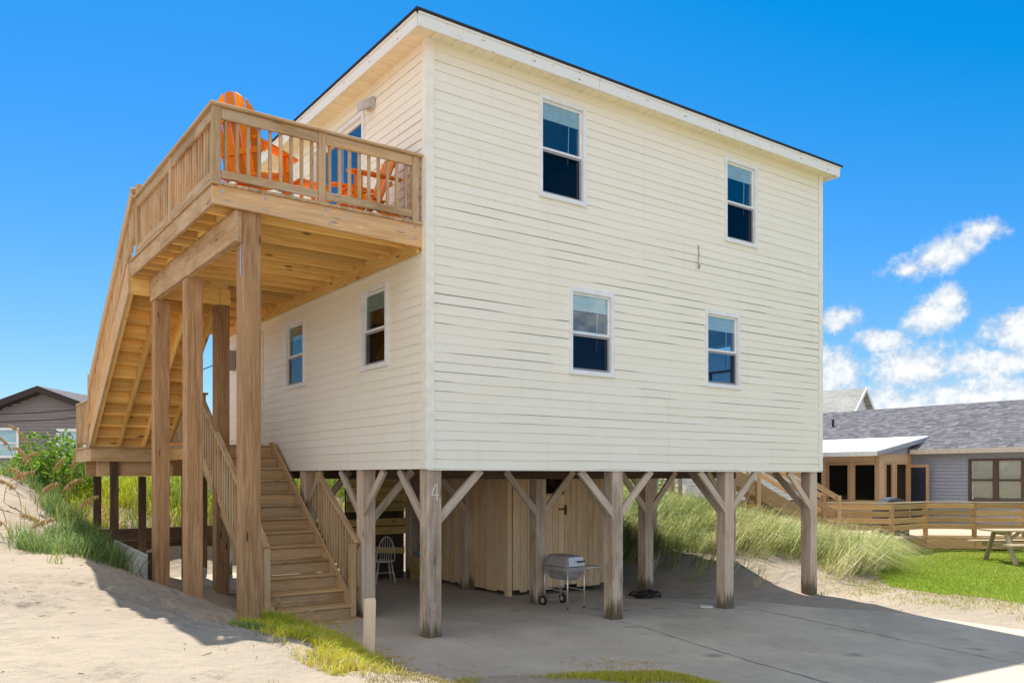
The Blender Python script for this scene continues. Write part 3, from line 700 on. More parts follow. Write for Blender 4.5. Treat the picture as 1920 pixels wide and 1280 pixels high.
# pilings, girders, knee braces
for yy in (2.05, 4.3, 6.5, 8.9):
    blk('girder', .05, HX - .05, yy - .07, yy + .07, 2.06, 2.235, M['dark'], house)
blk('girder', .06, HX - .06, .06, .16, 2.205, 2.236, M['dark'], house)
def piling(x, y, h=.108, num=False):
    zb = min(g1(x, y), float(slabz(x, y))) - .15
    p = blk('piling', x - h, x + h, y - h, y + h, zb, 2.2 if y < 1 or x < .5 else 2.055, M['piling'], house, ch=.012)
    if num:
        mb = MB(); y0 = y - h - .004; cx = x + .005
        with_pts = [((cx + .005, 2.005), (cx - .055, 1.87)), ((cx - .062, 1.862), (cx + .05, 1.862)), ((cx + .022, 2.01), (cx + .022, 1.79))]
        for (a, b), (c, d) in with_pts:
            dx, dz = c - a, d - b; L = math.hypot(dx, dz); nx_, nz_ = -dz / L * .0085, dx / L * .0085
            q = [(a + nx_, b + nz_), (c + nx_, d + nz_), (c - nx_, d - nz_), (a - nx_, b - nz_)]
            mb.poly([(u, y0, v) for u, v in q] + [(u, y0 - .006, v) for u, v in q], [(0, 1, 2, 3), (7, 6, 5, 4), (0, 4, 5, 1), (1, 5, 6, 2), (2, 6, 7, 3), (3, 7, 4, 0)])
            y0 -= .0012
        mb.build('house_number', M['num'], p)
    return p
XC = (.13, 3.39, 6.0, 8.41); YC = (.13, 2.05, 4.3, 6.5, 8.9)
for i, x in enumerate(XC):
    for j, y in enumerate(YC): piling(x, y, num=(i == 0 and j == 0))
def brace(x, y, dx, dy, zlow=1.50, off=.06):
    L = .68
    p0 = Vector((x + dx * .06, y + dy * .06, zlow)); p1 = Vector((x + dx * (.06 + L), y + dy * (.06 + L), 2.19))
    s = Vector((dy, -dx, 0)) * off
    bar('knee_brace', p0 + s, p1 + s, .055, .115, M['brace'], house, .006)
for i, x in enumerate(XC):
    if i < 3: brace(x, .13, 1, 0, 1.52, .07)
    if i > 0: brace(x, .13, -1, 0, 1.52, -.07)
    if i < 3: brace(x, 2.05, 1, 0, 1.46, .07)
    if i > 0: brace(x, 2.05, -1, 0, 1.46, -.07)
    if i < 3: brace(x, 4.3, 1, 0, 1.4, .07)
    if i > 0: brace(x, 4.3, -1, 0, 1.4, -.07)
    brace(x, .13, 0, 1, 1.5, -.06)
brace(.13, 2.05, 0, -1, 1.55, .07); brace(.13, 2.05, 0, 1, 1.55, -.07); brace(.13, 4.3, 0, 1, 1.5, -.07); brace(.13, 4.3, 0, -1, 1.5, .07)

# ------------------------------------------------------------------ upper deck
deck = thing('upper_deck', 'raised wooden deck with railing outside the upper storey', 'deck', (-1.35, 2.2, 0))
DX, DY0, DY1, DT = -2.70, .09, 4.33, 5.405
# tapered front rim board
prism('rim_board', [(DX, 5.165), (0., 5.085), (0., DT - .032), (DX, DT - .032)], DY0, DY0 + .045, M['frame'], deck)
blk('rim_board', DX, DX + .042, DY0 + .047, 2.6, 5.155, DT - .032, M['frame'], deck)
blk('rim_board', DX, DX + .042, 2.604, DY1, 5.155, DT - .032, M['frame'], deck)
blk('ledger_board', -.075, -.030, DY0 + .05, 9.1, 5.02, DT - .045, M['under'], deck)
blk('rim_board', DX + .045, -1.25, DY1 - .045, DY1, 5.15, DT - .034, M['under'], deck)
for k in range(1, 11):
    y = DY0 + k * .395
    if y < DY1 - .1: blk('joist', DX + .044, -.077, y - .02, y + .02, 5.155, DT - .034, M['under'], deck)
for k in range(12):
    y = 4.55 + k * .4
    blk('joist', -1.27, -.077, y - .02, y + .02, 5.155, DT - .034, M['under'], deck)
blk('rim_board', -1.31, -1.272, DY1 + .01, 9.15, 5.14, DT - .033, M['under'], deck)
for k in range(4): blk('blocking', DX + .25, DX + .29, DY0 + .42 + k * .79 * 1.0, DY0 + .74 + k * .79, 5.17, DT - .05, M['under'], deck)
nb = 19
for k in range(nb):
    a = DX - .03 + (2.70) * k / nb
    blk('deck_board', a + .003, a + 2.70 / nb - .003, DY0 - .035 + random.uniform(-.006, .006), DY1 if a < -1.35 else 9.15, DT - .031, DT + .001, M['rail'], deck)
# beam and its posts
BX = -2.43
blk('carrying_beam', BX, BX + .042, .16, 4.32, 4.80, 5.150, M['frame'], deck)
blk('carrying_beam', BX + .045, BX + .085, .18, 4.32, 4.80, 5.150, M['frame'], deck)
def dpost(x0, x1, y0, y1, zt):
    return blk('deck_post', x0, x1, y0, y1, g1((x0 + x1) / 2, (y0 + y1) / 2) - .3, zt, M['post'], deck, ch=.008)
dpost(BX + .088, BX + .306, .162, .385, 5.15)
dpost(-2.405, -2.188, 2.30, 2.52, 4.795); dpost(-2.412, -2.194, 4.07, 4.29, 4.795)
blk('carrying_beam', DX + .02, -1.19, DY1 + .004, DY1 + .09, 4.895, 5.148, M['under'], deck)
dpost(-1.41, -1.194, DY1 + .02, DY1 + .24, 4.89)
dpost(-1.32, -1.13, 8.7, 8.9, 5.13)
blk('strap_plate', BX + .0835, BX + .0865, .20, .24, 4.42, 4.795, M['metal'], deck, ch=0)
# bolts on the rim
for x, z in ((-2.60, 5.30), (-2.1, 5.33), (-2.1, 5.2), (-1.35, 5.34), (-.12, 5.34), (-.12, 5.2), (-1.3, 5.18)):
    MB().tube([(x, DY0 - .012, z), (x, DY0, z)], .016, 8).build('bolt', M['metal'], deck)
def balusters(p0, p1, z0, z1, n, s, parent, m):
    p0, p1 = Vector(p0), Vector(p1)
    for k in range(n):
        f = (k + .5) / n; p = p0.lerp(p1, f)
        blk('baluster', p.x - s, p.x + s, p.y - s, p.y + s, z0(f) if callable(z0) else z0, z1(f) if callable(z1) else z1, m, parent, ch=.004)
RT = 6.255
def dk_post(x, y, zt=RT): return blk('rail_post', x - .045, x + .045, y - .045, y + .045, DT - .2 if zt > RT else DT + .002, zt, M['rail'], deck, ch=.006)
fy = DY0 + .045
dk_post(DX + .05, fy); dk_post(-1.395, fy); dk_post(-.11, fy)
blk('rail_cap', DX - .03, .0 - .03, DY0 - .04, DY0 + .10, RT + .002, RT + .036, M['rail'], deck, ch=.006)
for a, b in ((DX + .10, -1.445), (-1.345, -.16)):
    blk('top_rail', a, b, fy - .035, fy + .0, RT - .125, RT - .002, M['rail'], deck)
    blk('bottom_rail', a, b, fy - .035, fy + .0, DT + .055, DT + .15, M['rail'], deck)
    balusters((a, fy + .02, 0), (b, fy + .02, 0), DT + .06, RT - .01, 9, .0185, deck, M['rail'])
lx = DX + .05
dk_post(lx, 2.03); dk_post(lx, 4.0, 6.47)
blk('rail_cap', DX - .03, DX + .10, DY0 + .102, 4.0, RT + .002, RT + .036, M['rail'], deck, ch=.006)
for a, b, n in ((fy + .05, 1.98, 15), (2.08, 3.95, 15)):
    blk('top_rail', lx - .035, lx, a, b, RT - .125, RT - .002, M['rail'], deck)
    blk('bottom_rail', lx - .035, lx, a, b, DT + .055, DT + .15, M['rail'], deck)
    balusters((lx + .02, a, 0), (lx + .02, b, 0), DT + .06, RT - .01, n, .0185, deck, M['rail'])

# ------------------------------------------------------------------ landing
LZ = 2.665
land = thing('stair_landing', 'wooden landing on short dark posts joining both stair flights', 'landing', (-1.35, 8.6, 0))
LY0, LY1 = 7.81, 9.55
blk('rim_board', DX, -1.30, LY0, LY0 + .04, 2.385, LZ - .034, M['frame'], land)
blk('rim_board', DX, DX + .04, LY0 + .042, LY1, 2.385, LZ - .034, M['frame'], land)
blk('carrying_beam', DX + .14, -1.2, LY0 + .16, LY0 + .245, 2.11, 2.382, M['frame'], land)
blk('carrying_beam', DX + .14, -.1, LY1 - .3, LY1 - .22, 2.11, 2.382, M['frame'], land)
blk('rim_board', DX + .042, -.05, LY1 - .04, LY1, 2.385, LZ - .034, M['frame'], land)
for k in range(13):
    y = LY0 - .03 + k * .1375
    blk('deck_board', DX - .03, -1.325, y, y + .132, LZ - .032, LZ, M['rail'], land)
for k in range(30):
    y = 5.45 + k * .1375
    if y < LY1 - .05: blk('deck_board', -1.32, -.03, y, y + .132, LZ - .032, LZ, M['rail'], land)
blk('joist', -1.32, -1.28, 5.45, LY1 - .045, 2.42, LZ - .034, M['frame'], land)
blk('joist', -.10, -.06, 5.45, LY1 - .045, 2.42, LZ - .034, M['frame'], land)
for x, y in ((-2.28, LY0 + .1), (-2.32, LY1 - .12), (-1.46, LY1 - .12), (-.2, LY1 - .12), (-1.2, 7.0)):
    blk('landing_post', x - .07, x + .07, y - .055, y + .055, g1(x, y) - .3, 2.10 if y > 8 else 2.38, M['dark'], land, ch=.006)
def lrail(p0, p1, n):
    p0, p1 = Vector(p0), Vector(p1)
    up = Vector((0, 0, 1))
    bar('rail_cap', p0 + up * .88, p1 + up * .88, .12, .034, M['rail'], land)
    bar('top_rail', p0 + up * .80, p1 + up * .80, .036, .11, M['rail'], land)
    bar('bottom_rail', p0 + up * .13, p1 + up * .13, .036, .09, M['rail'], land)
    d = (p1 - p0).normalized(); nrm = Vector((-d.y, d.x, 0)) * .037
    balusters(p0 + nrm, p1 + nrm, LZ + .09, LZ + .85, n, .0185, land, M['rail'])
lrail((DX + .05, LY0 + .06, LZ), (DX + .05, LY1 - .06, LZ), 12)
lrail((DX + .08, LY1 - .05, LZ), (-.1, LY1 - .05, LZ), 20)
lrail((-1.27, 5.5, LZ), (-1.27, LY0 - .1, LZ), 17)
for x, y in ((DX + .05, LY0 + .06), (DX + .05, LY1 - .06), (-.1, LY1 - .06)):
    blk('rail_post', x - .045, x + .045, y - .045, y + .045, LZ, LZ + .86, M['rail'], land)

# ------------------------------------------------------------------ upper flight: deck down to landing
up_ = thing('upper_stair_flight', 'steep upper stair flight from landing up to deck seen from below', 'staircase', (-2.0, 6.0, 0))
N = 14; run = (LY0 - DY1) / (N - 1); rise = (DT - LZ) / N
sl = rise / run
for x in (DX + .02, DX + .47, DX + .90, -1.36):
    # notched stringer
    P = []
    y0_, z0_ = DY1 + .0, DT - rise
    for k in range(N - 1):
        P += [(y0_ + k * run, z0_ - k * rise - .036), (y0_ + (k + 1) * run, z0_ - k * rise - .036)]
    P += [(LY0 + .0, LZ + .003), (LY0 - .13, LZ + .003), (DY1 + .0, DT - .50)]
    prism('stringer', P, x - .02, x + .02, M['under'], up_, plane='yz')
prism('outer_stringer_board', [(DY1 + .003, DT - .05), (LY0 + .02, LZ + .20), (LY0 + .02, LZ + .003), (LY0 - .14, LZ + .003), (DY1 + .003, DT - .50)], DX - .042, DX - .003, M['frame'], up_, plane='yz')
for k in range(N - 1):
    y = DY1 + k * run; z = DT - (k + 1) * rise
    blk('tread', DX + .002, -1.33, y - .03, y + run + .02, z - .034, z, M['under'], up_)
    blk('riser', DX + .003, -1.334, y + run + .002 - .022, y + run - .002, z - rise + .0015, z - .036, M['under'], up_)
blk('riser', DX + .003, -1.334, DY1 + .004, DY1 + .022, DT - rise + .001, DT - .036, M['under'], up_)
def srail(x, p0, p1, n, parent, posts=True, dz=.0, m='rail', h=.92):
    (ya, za), (yb, zb) = p0, p1
    bar('rail_cap', (x, ya, za + h), (x, yb, zb + h), .09, .036, M[m], parent)
    bar('top_rail', (x - .03, ya, za + h - .10), (x - .03, yb, zb + h - .10), .036, .13, M[m], parent)
    bar('bottom_rail', (x - .03, ya, za + .16), (x - .03, yb, zb + .16), .036, .10, M[m], parent)
    balusters((x + .008, ya, 0), (x + .008, yb, 0), lambda f: za + (zb - za) * f + .12, lambda f: za + (zb - za) * f + h - .03, n, .0185, parent, M[m])
srail(DX - .01, (DY1 - .28, DT + .10), (LY0 - .02, LZ + .26), 30, up_)
blk('rail_post', DX - .055, DX + .035, LY0 - .09, LY0 - .0, LZ + .003, LZ + 1.33, M['rail'], up_)
srail(-1.33, (DY1 + .05, DT - .05), (LY0 - .02, LZ + .20), 28, up_)

# ------------------------------------------------------------------ lower flight: slab up to landing
lo = thing('lower_stair_flight', 'lower wooden stair flight rising beside the house to the landing', 'staircase', (-.66, 3.7, 0))
N2 = 13; Y0, Y1 = 2.02, 5.42; rise = (LZ - .0) / N2; run = (Y1 - Y0) / (N2 - 1)
xl, xr = -1.30, -.13
for x in (xl - .045, xr + .01):
    prism('stringer', [(Y0 - .06, .0), (Y0 - .06, .22), (Y1 - .02, LZ + .06), (Y1 + .1, LZ + .06), (Y1 + .1, LZ - .35), (Y0 + .28, .0)], x, x + .04, M['tread'], lo, plane='yz')
for k in range(N2 - 1):
    y = Y0 + k * run; z = (k + 1) * rise
    blk('tread', xl - .003, xr + .008, y - .03, y + run + .0, z - .036, z, M['tread'], lo, ch=.006)
    blk('riser', xl - .003, xr + .008, y + .003, y + .022, z - rise + .0015, z - .038, M['tread'], lo)
blk('riser', xl - .003, xr + .008, Y1 + .003, Y1 + .022, LZ - rise + .0015, LZ - .038, M['tread'], lo)
blk('bottom_step', xl - .05, xr + .06, Y0 - .32, Y0 - .033, -.06, .035, M['tread'], lo, ch=.008)
blk('rail_post', xl - .125, xl - .055, Y0 - .02, Y0 + .05, -.05, 1.10, M['rail'], lo)
blk('rail_post', xr - .015, xr + .065, Y0 - .05, Y0 + .04, -.08, 1.10, M['rail'], lo)
sl = (LZ - .2) / (Y1 - Y0)
def lowrail(x, yb, n):
    za, zb = .21, .21 + sl * (yb - Y0)
    bar('rail_cap', (x, Y0 - .02, za + .90), (x, yb, zb + .90), .09, .036, M['rail'], lo)
    bar('top_rail', (x + .03, Y0 + .05, za + .86), (x + .03, yb, zb + .82), .036, .11, M['rail'], lo)
    bar('bottom_rail', (x + .03, Y0 + .07, za + .20), (x + .03, yb, zb + .16), .036, .10, M['rail'], lo)
    balusters((x - .01, Y0 + .1, 0), (x - .01, yb, 0), lambda f: za + (zb - za) * f + .02, lambda f: za + (zb - za) * f + .9, n, .0185, lo, M['rail'])
lowrail(xl - .10, Y1 + .05, 26)
lowrail(xr + .10, 3.46, 13)
for k in range(7):
    y = 3.56 + k * .115; blk('baluster', .045, .082, y - .0185, y + .0185, .21 + sl * (y - Y0) + .02, 2.19, M['rail'], lo)
prism('side_skirt', [(Y0 + .02, .30), (Y1, LZ + .10), (Y1, LZ - .18), (Y0 + .02, .03)], xl - .095, xl - .048, M['tread'], lo, plane='yz')

# ------------------------------------------------------------------ deck furniture
def adirondack(label, x, y, th, sc=1.):
    with frame(Matrix.Translation((x, y, DT + .002)) @ Matrix.Rotation(th, 4, 'Z') @ Matrix.Scale(sc, 4)):
        t = thing('adirondack_chair', label, 'chair', (0, 0, 0), 'orange chairs on the upper deck')
        for s in (-1, 1):
            blk('front_leg', .13, .24, s * .29 - .014, s * .29 + .014, 0, .555, M['orange'], t)
            bar('back_leg', (.26, s * .262, .32), (-.46, s * .262, .03), .026, .11, M['orange'], t)
            pl = [(.31, s * .29 - .07), (.35, s * .29), (.31, s * .29 + .07), (-.05, s * .30 + .075), (-.40, s * .30 + .04), (-.40, s * .30 - .02), (-.05, s * .30 - .05)]
            prism('armrest', pl, .558, .583, M['orange'], t, plane='xy')
            bar('arm_bracket', (.185, s * .315, .555), (.185, s * .315, .39), .02, .08, M['orange'], t, up=(1, 0, 0))
        for k in range(6):
            f = k / 5; px = .26 - .42 * f; pz = .40 - .13 * f
            bar('seat_slat', (px, -.275, pz), (px, .275, pz), .085, .02, M['orange'], t)
        nx_, nz_ = -.42, .91
        for k in range(5):
            a = (k - 2); spread = a * .105; top = 1.03 - .045 * a * a; wdt = .045
            b0 = Vector((-.15, a * .085, .26)); b1 = Vector((-.15 + nx_ * top * .62, spread * 1.07, .26 + top * .78))
            d = (b1 - b0); L = d.length; d.normalize(); side = Vector((0, 1, 0)); side = (side - d * side.dot(d)).normalized(); nn = d.cross(side)
            out = [(-wdt * .85, 0), (wdt * .85, 0), (wdt, L - .012 - a * .034), (wdt * .8, L - .003 - a * .026), (wdt * .3, L - a * .009), (-wdt * .3, L + a * .009), (-wdt * .8, L - .003 + a * .026), (-wdt, L - .012 + a * .034)]
            vs = [b0 + side * u + d * v + nn * .01 for u, v in out] + [b0 + side * u + d * v - nn * .01 for u, v in out]
            m_ = len(out)
            obj('back_slat', vs, [tuple(range(m_)), tuple(range(2 * m_ - 1, m_ - 1, -1))] + [(i, m_ + i, m_ + (i + 1) % m_, (i + 1) % m_) for i in range(m_)], M['orange'], t)
        for zz_, hw_ in ((.50, .33), (.80, .27)):
            f = (zz_ - .26) / .78; px = -.15 + nx_ * .62 * f - .028
            bar('back_rail', (px, -hw_, zz_), (px, hw_, zz_), .022, .06, M['orange'], t)
        blk('apron', .245, .262, -.275, .275, .28, .385, M['orange'], t)
    return t
adirondack('orange Adirondack chair with its fan back against the outer deck corner', -2.03, .72, R(36), 1.13)
adirondack('orange Adirondack chair on the deck end nearest the house corner', -.60, .62, R(176))
with frame(Matrix.Translation((-1.28, .85, DT + .002)) @ Matrix.Rotation(R(5), 4, 'Z')):
    tb = thing('side_table', 'low orange slatted side table between the two deck chairs', 'table')
    for k in range(5): blk('top_slat', -.22 + k * .09, -.14 + k * .09, -.22, .22, .42, .44, M['orange'], tb)
    for sx in (-.17, .17):
        for sy in (-.17, .17): blk('leg', sx - .02, sx + .02, sy - .02, sy + .02, 0, .36, M['orange'], tb)
        blk('apron', sx - .012, sx + .012, -.20, .20, .362, .418, M['orange'], tb)
# bed seen through the lower right front window
with frame(Matrix.Translation((6.9, 1.6, 2.5))):
    bd = thing('iron_bed', 'dark iron bedstead post and rails seen through the lower window', 'bed')
    mb = MB()
    mb.tube([(0, 0, 0), (0, 0, 1.62), (0, 0, 1.66), (0, 0, 1.72), (0, 0, 1.78)], [.035, .035, .05, .055, .015], 8); mb.build('bedpost', M['bed'], bd, True)
    MB().tube([(1.3, .75, 0), (1.3, .75, 1.75)], .03, 8).build('bedpost', M['bed'], bd, True)
    for z in (1.28, 1.0): MB().tube([(0, 0, z), (1.3, .75, z + .03)], .02, 6).build('bed_rail', M['bed'], bd)

# ------------------------------------------------------------------ under the house
clo = thing('storage_closet', 'closet of vertical weathered boards beneath the house with small dark window', 'closet', (4.7, 4.2, 0))
cx0, cx1, cy0, cy1, ct = 3.46, 5.86, 3.05, 5.6, 2.235
zb = -.03
k = 0; x = cx0 + .12
hx0, hx1, hz0, hz1 = 4.26, 4.78, 1.77, 2.16
blk('corner_post', cx0, cx0 + .10, cy0 - .005, cy0 + .095, -.14, ct, M['closet'], clo)
while x < cx1:
    wd_ = random.choice((.135, .15, .165)); xe = min(x + wd_, cx1); jit = random.uniform(0, .006); low = zb + random.uniform(-.03, .05)
    xm = (x + xe) / 2
    if hx0 - .02 < xm < hx1 + .02:
        blk('board', x + .003, xe - .003, cy0 - jit, cy0 + .02, low, hz0, M['closet'], clo, ch=.003); blk('board', x + .003, xe - .003, cy0 - jit, cy0 + .02, hz1, ct, M['closet'], clo, ch=.003)
    else: blk('board', x + .003, xe - .003, cy0 - jit, cy0 + .02, low, ct, M['closet'], clo, ch=.003)
    x = xe
y = cy0 + .10
while y < cy1:
    ye = min(y + random.choice((.135, .15, .165)), cy1)
    blk('board', cx0 + .02 - random.uniform(0, .006), cx0 + .045, y + .003, ye - .003, zb + random.uniform(-.02, .02), ct, M['closet'], clo, ch=.003); y = ye
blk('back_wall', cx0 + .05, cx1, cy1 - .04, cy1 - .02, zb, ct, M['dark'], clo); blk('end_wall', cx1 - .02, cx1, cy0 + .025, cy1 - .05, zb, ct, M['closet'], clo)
casing('window_frame', (hx0 - .04, hx1 + .04, hz0 - .04, hz1 + .04), None, cy0 - .022, cy0 - .008, M['closet'], clo, .045)
lt = MB(); lt.box(4.66, 4.80, cy0 - .03, cy0 - .008, 1.46, 1.49).box(4.80, 4.845, cy0 - .034, cy0 - .008, 1.36, 1.55); lt.build('latch', M['dark'], clo)

pw = thing('plank_wall', 'rough wall of gapped yellow planks at the back under the house', 'wall', (3.0, 6.6, 0))
for z, h in ((2.13, .15), (1.97, .16), (1.81, .15), (1.65, .16), (1.49, .15), (1.385, .055), (1.13, .16), (.95, .17)):
    blk('plank', 1.9, 3.28 + random.uniform(-.02, .02), 6.6 + random.uniform(-.01, .01), 6.63, z - h / 2 + .004, z + h / 2 - .003, M['old'], pw)
bar('plank', (2.0, 6.615, .60), (3.25, 6.615, .50), .03, .13, M['old'], pw)
blk('upright', 3.30, 3.40, 6.55, 6.65, -.1, 2.2, M['old'], pw)
for z in (2.1, 1.9, 1.6, 1.42, 1.25, 1.08, .90, .72): blk('plank', 3.42, 4.02, 6.62, 6.645, z - .08, z + .078, M['old'], pw)
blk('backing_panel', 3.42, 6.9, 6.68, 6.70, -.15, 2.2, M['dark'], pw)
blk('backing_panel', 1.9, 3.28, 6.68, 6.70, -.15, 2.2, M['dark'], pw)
dr = thing('panel_door', 'old grey panelled door at the back under the house', 'door', (4.4, 6.58, 0))
blk('door_leaf', 4.06, 4.72, 6.58, 6.62, -.02, 2.02, M['greydoor'], dr)
for x in (4.12, 4.42):
    for z0_, z1_ in ((.15, .85), (.98, 1.5), (1.6, 1.92)): blk('door_panel', x, x + .24, 6.57, 6.579, z0_, z1_, M['greydoor'], dr)
with frame(Matrix.Translation((3.55, 6.1, -.10))):
    bx = thing('wooden_bench_box', 'low wooden box bench in front of the plank wall', 'bench')
    blk('box_body', -.32, .32, -.2, .2, 0, .48, M['old'], bx); blk('box_lid', -.35, .35, -.23, .23, .482, .51, M['brace'], bx)
    mb = MB(); mb.poly([(-.28, -.15, .512), (.3, -.18, .512), (.3, .16, .512), (-.25, .16, .512), (-.05, -.08, .70), (.22, -.1, .66), (.2, .1, .72), (-.02, .1, .76)], [(0, 1, 5, 4), (1, 2, 6, 5), (2, 3, 7, 6), (3, 0, 4, 7), (4, 5, 6, 7)])
    tag(mb.build('folded_tarp', M['teal']), 'crumpled teal tarp lying on the wooden box bench', 'tarp')

def windsor(x, y, th):
    with frame(Matrix.Translation((x, y, float(slabz(x, y)))) @ Matrix.Rotation(th, 4, 'Z')):
        t = thing('spindle_chair', 'worn white spindle-back chair standing under the house', 'chair')
        prism('seat', [(.20 * math.cos(a) * 1.05, .21 * math.sin(a)) for a in np.linspace(0, 2 * math.pi, 16)[:-1]], .43, .46, M['chairwhite'], t, plane='xy')
        for sx in (-1, 1):
            for sy in (-1, 1): MB().tube([(sx * .13, sy * .13, .43), (sx * .17, sy * .165, .2), (sx * .21, sy * .20, 0)], [.014, .019, .012], 7).build('leg', M['chairwhite'], t, True)
            MB().tube([(.17, sx * .165, .2), (-.17, sx * .165, .2)], .010, 6).build('stretcher', M['chairwhite'], t)
        MB().tube([(0, -.165, .2), (0, .165, .2)], .010, 6).build('stretcher', M['chairwhite'], t)
        MB().tube([(-.17 - .12 * math.sin(a), .19 * math.cos(a), .46 + .50 * math.sin(a)) for a in np.linspace(0, math.pi, 15)], .012, 7).build('back_hoop', M['chairwhite'], t, True)
        for k in range(6):
            yy = -.13 + k * .052; h = .49 * math.sqrt(max(0, 1 - (yy / .19) ** 2))
            MB().tube([(-.16, yy * .8, .46), (-.17 - .12 * h / .5, yy, .46 + h)], .007, 5).build('spindle', M['chairwhite'], t)
windsor(2.42, 5.95, R(75))

# portable charcoal grill on its cart
with frame(Matrix.Translation((3.57, 1.55, float(slabz(3.57, 1.5))))):
    gr = thing('charcoal_grill', 'silver clamshell charcoal grill on a wheeled tube cart', 'grill')
    def shell(name, z0, z1, a0, a1, b0, b1, m, crown):
        rows = []
        for f, ins in ((0, 0), (.15, .04), (.9, .42), (1, .62)) if crown else ((0, 0), (.3, .03), (.85, .42), (1, .62)):
            rows.append((z0 + (z1 - z0) * f, a0 - ins * a1, b0 - ins * b1))
        n_ = 20; vs, fs = [], []
        for z, a, b in rows:
            for k in range(n_):
                q_ = 2 * math.pi * k / n_; c_, s_ = math.cos(q_), math.sin(q_)
                vs.append((a * abs(c_) ** .24 * (1 if c_ > 0 else -1), b * abs(s_) ** .24 * (1 if s_ > 0 else -1), z))
        for r_ in range(len(rows) - 1):
            for k in range(n_): fs.append((r_ * n_ + k, r_ * n_ + (k + 1) % n_, (r_ + 1) * n_ + (k + 1) % n_, (r_ + 1) * n_ + k))
        fs.append(tuple((len(rows) - 1) * n_ + k for k in range(n_))); fs.append(tuple(range(n_ - 1, -1, -1)))
        return obj(name, vs, fs, m, gr, False)
    lid = shell('lid', .70, .875, .215, .10, .335, .14, M['grey_enamel'], True); shell('bowl', .69, .47, .21, .13, .33, .18, M['grey_enamel'], False)
    MB().poly([(-.175, -.341, .715), (.175, -.341, .715), (.155, -.300, .855), (-.155, -.300, .855)], [(0, 1, 2, 3)]).build('end_panel', M['pale_enamel'], lid)
    hb = MB(); hb.box(.0, .14, -.385, -.365, .775, .80).box(.01, .025, -.366, -.325, .778, .796).box(.115, .13, -.366, -.325, .778, .796); hb.build('handle', M['black'], lid)
    for x, y, wl in ((-.18, -.31, 0), (.18, -.31, 0), (-.18, .30, 1), (.18, .30, 1)):
        MB().tube([(x, y, .67), (x, y, .09 if wl else .02)], .0125, 8).build('leg', M['alu'], gr, True)
        if wl:
            wb = MB()
            wb.tube([(x * 1.18 - .016, y, .085), (x * 1.18 + .016, y, .085)], .082, 18); w_ = wb.build('wheel', M['rubber'], gr)
            MB().tube([(x * 1.18 - .02, y, .085), (x * 1.18 + .02, y, .085)], .045, 14).build('hub', M['alu'], w_)
        else: MB().tube([(x, y, .0), (x, y, .022)], .016, 8).build('foot', M['rubber'], gr)
    MB().tube([(-.21, .30, .085), (.21, .30, .085)], .009, 6).build('axle', M['alu'], gr)
    for y in (-.31, .30): MB().tube([(-.18, y, .30 if y > 0 else .655), (.18, y, .30 if y > 0 else .655)], .010, 6).build('cross_bar', M['alu'], gr)
    for x in (-.18, .18): MB().tube([(x, -.31, .30), (x, .30, .30)], .010, 6).build('side_bar', M['alu'], gr)
    MB().tube([(.20, -.34, .665), (.52, -.34, .665), (.54, -.32, .665), (.54, .14, .665), (.52, .16, .665), (.20, .16, .665)], .011, 8).build('shelf_rail', M['alu'], gr, True)
# coil of dark hose at the foot of a piling
mb = MB()
for k in range(6):
    r = .17 + .04 * math.sin(k * 2.3); cx_, cy_ = 5.66 + .08 * math.sin(k * 1.7), 1.72 + .06 * math.cos(k * 2.1)
    mb.tube([(cx_ + r * 1.25 * math.cos(a), cy_ + r * .8 * math.sin(a), -.14 + .02 + .015 * k + .02 * math.sin(3 * a + k)) for a in np.linspace(0, 2 * math.pi, 22)], .016, 6, cap=False)
tag(mb.build('hose_coil', M['rubber'], None, True), 'heap of dark coiled hose at the foot of an inner piling', 'hose')
lidz = max(float(slabz(5.77, .34)), g1(5.77, .34))
tag(MB().tube([(5.77, .34, lidz - .02), (5.77, .34, lidz + .022)], .115, 20).build('cleanout_lid', M['lid']), 'round white plastic lid lying on the ground near third piling', 'lid')

# marker stake in the grass verge
zs = g1(-1.75, -1.87)
stk = prism('marker_stake', [(-.058, -.3), (.058, -.3), (.058, .655), (.045, .67), (-.05, .66), (-.058, .65)], -.03, .03, M['stake'])
stk.matrix_basis = Matrix.Translation((-1.75, -1.87, zs)) @ Matrix.Rotation(R(-24), 4, 'Z') @ Matrix.Rotation(R(1.5), 4, 'Y') @ stk.matrix_basis; WM[stk.name] = stk.matrix_basis.copy()
tag(stk, 'short pale wooden stake standing in the grass before the house', 'stake')

# boards that hold back the sand under the landing
rb = thing('retaining_wall', 'low dark board wall holding the dune behind the landing', 'wall', (0, 10.05, 0))
for z0_, z1_ in ((.17, .44), (.445, .72), (.725, .98)):
    for x0_, x1_ in ((-2.45, .4), (.405, 3.2), (3.205, 6.0)): blk('board', x0_, x1_, 10.05 + random.uniform(-.01, .01), 10.10, z0_, z1_, M['dark'], rb)
gb = thing('sand_board', 'grey board standing on edge holding sand beside the deck posts', 'board', (-2.45, 5.5, 0))
prism('board', [(4.33, .45), (4.33, .88), (6.95, .96), (6.95, .55)], -2.47, -2.43, M['greyboard'], gb, plane='yz')
blk('end_stake', -2.46, -2.40, 4.25, 4.32, .2, .93, M['dark'], gb)

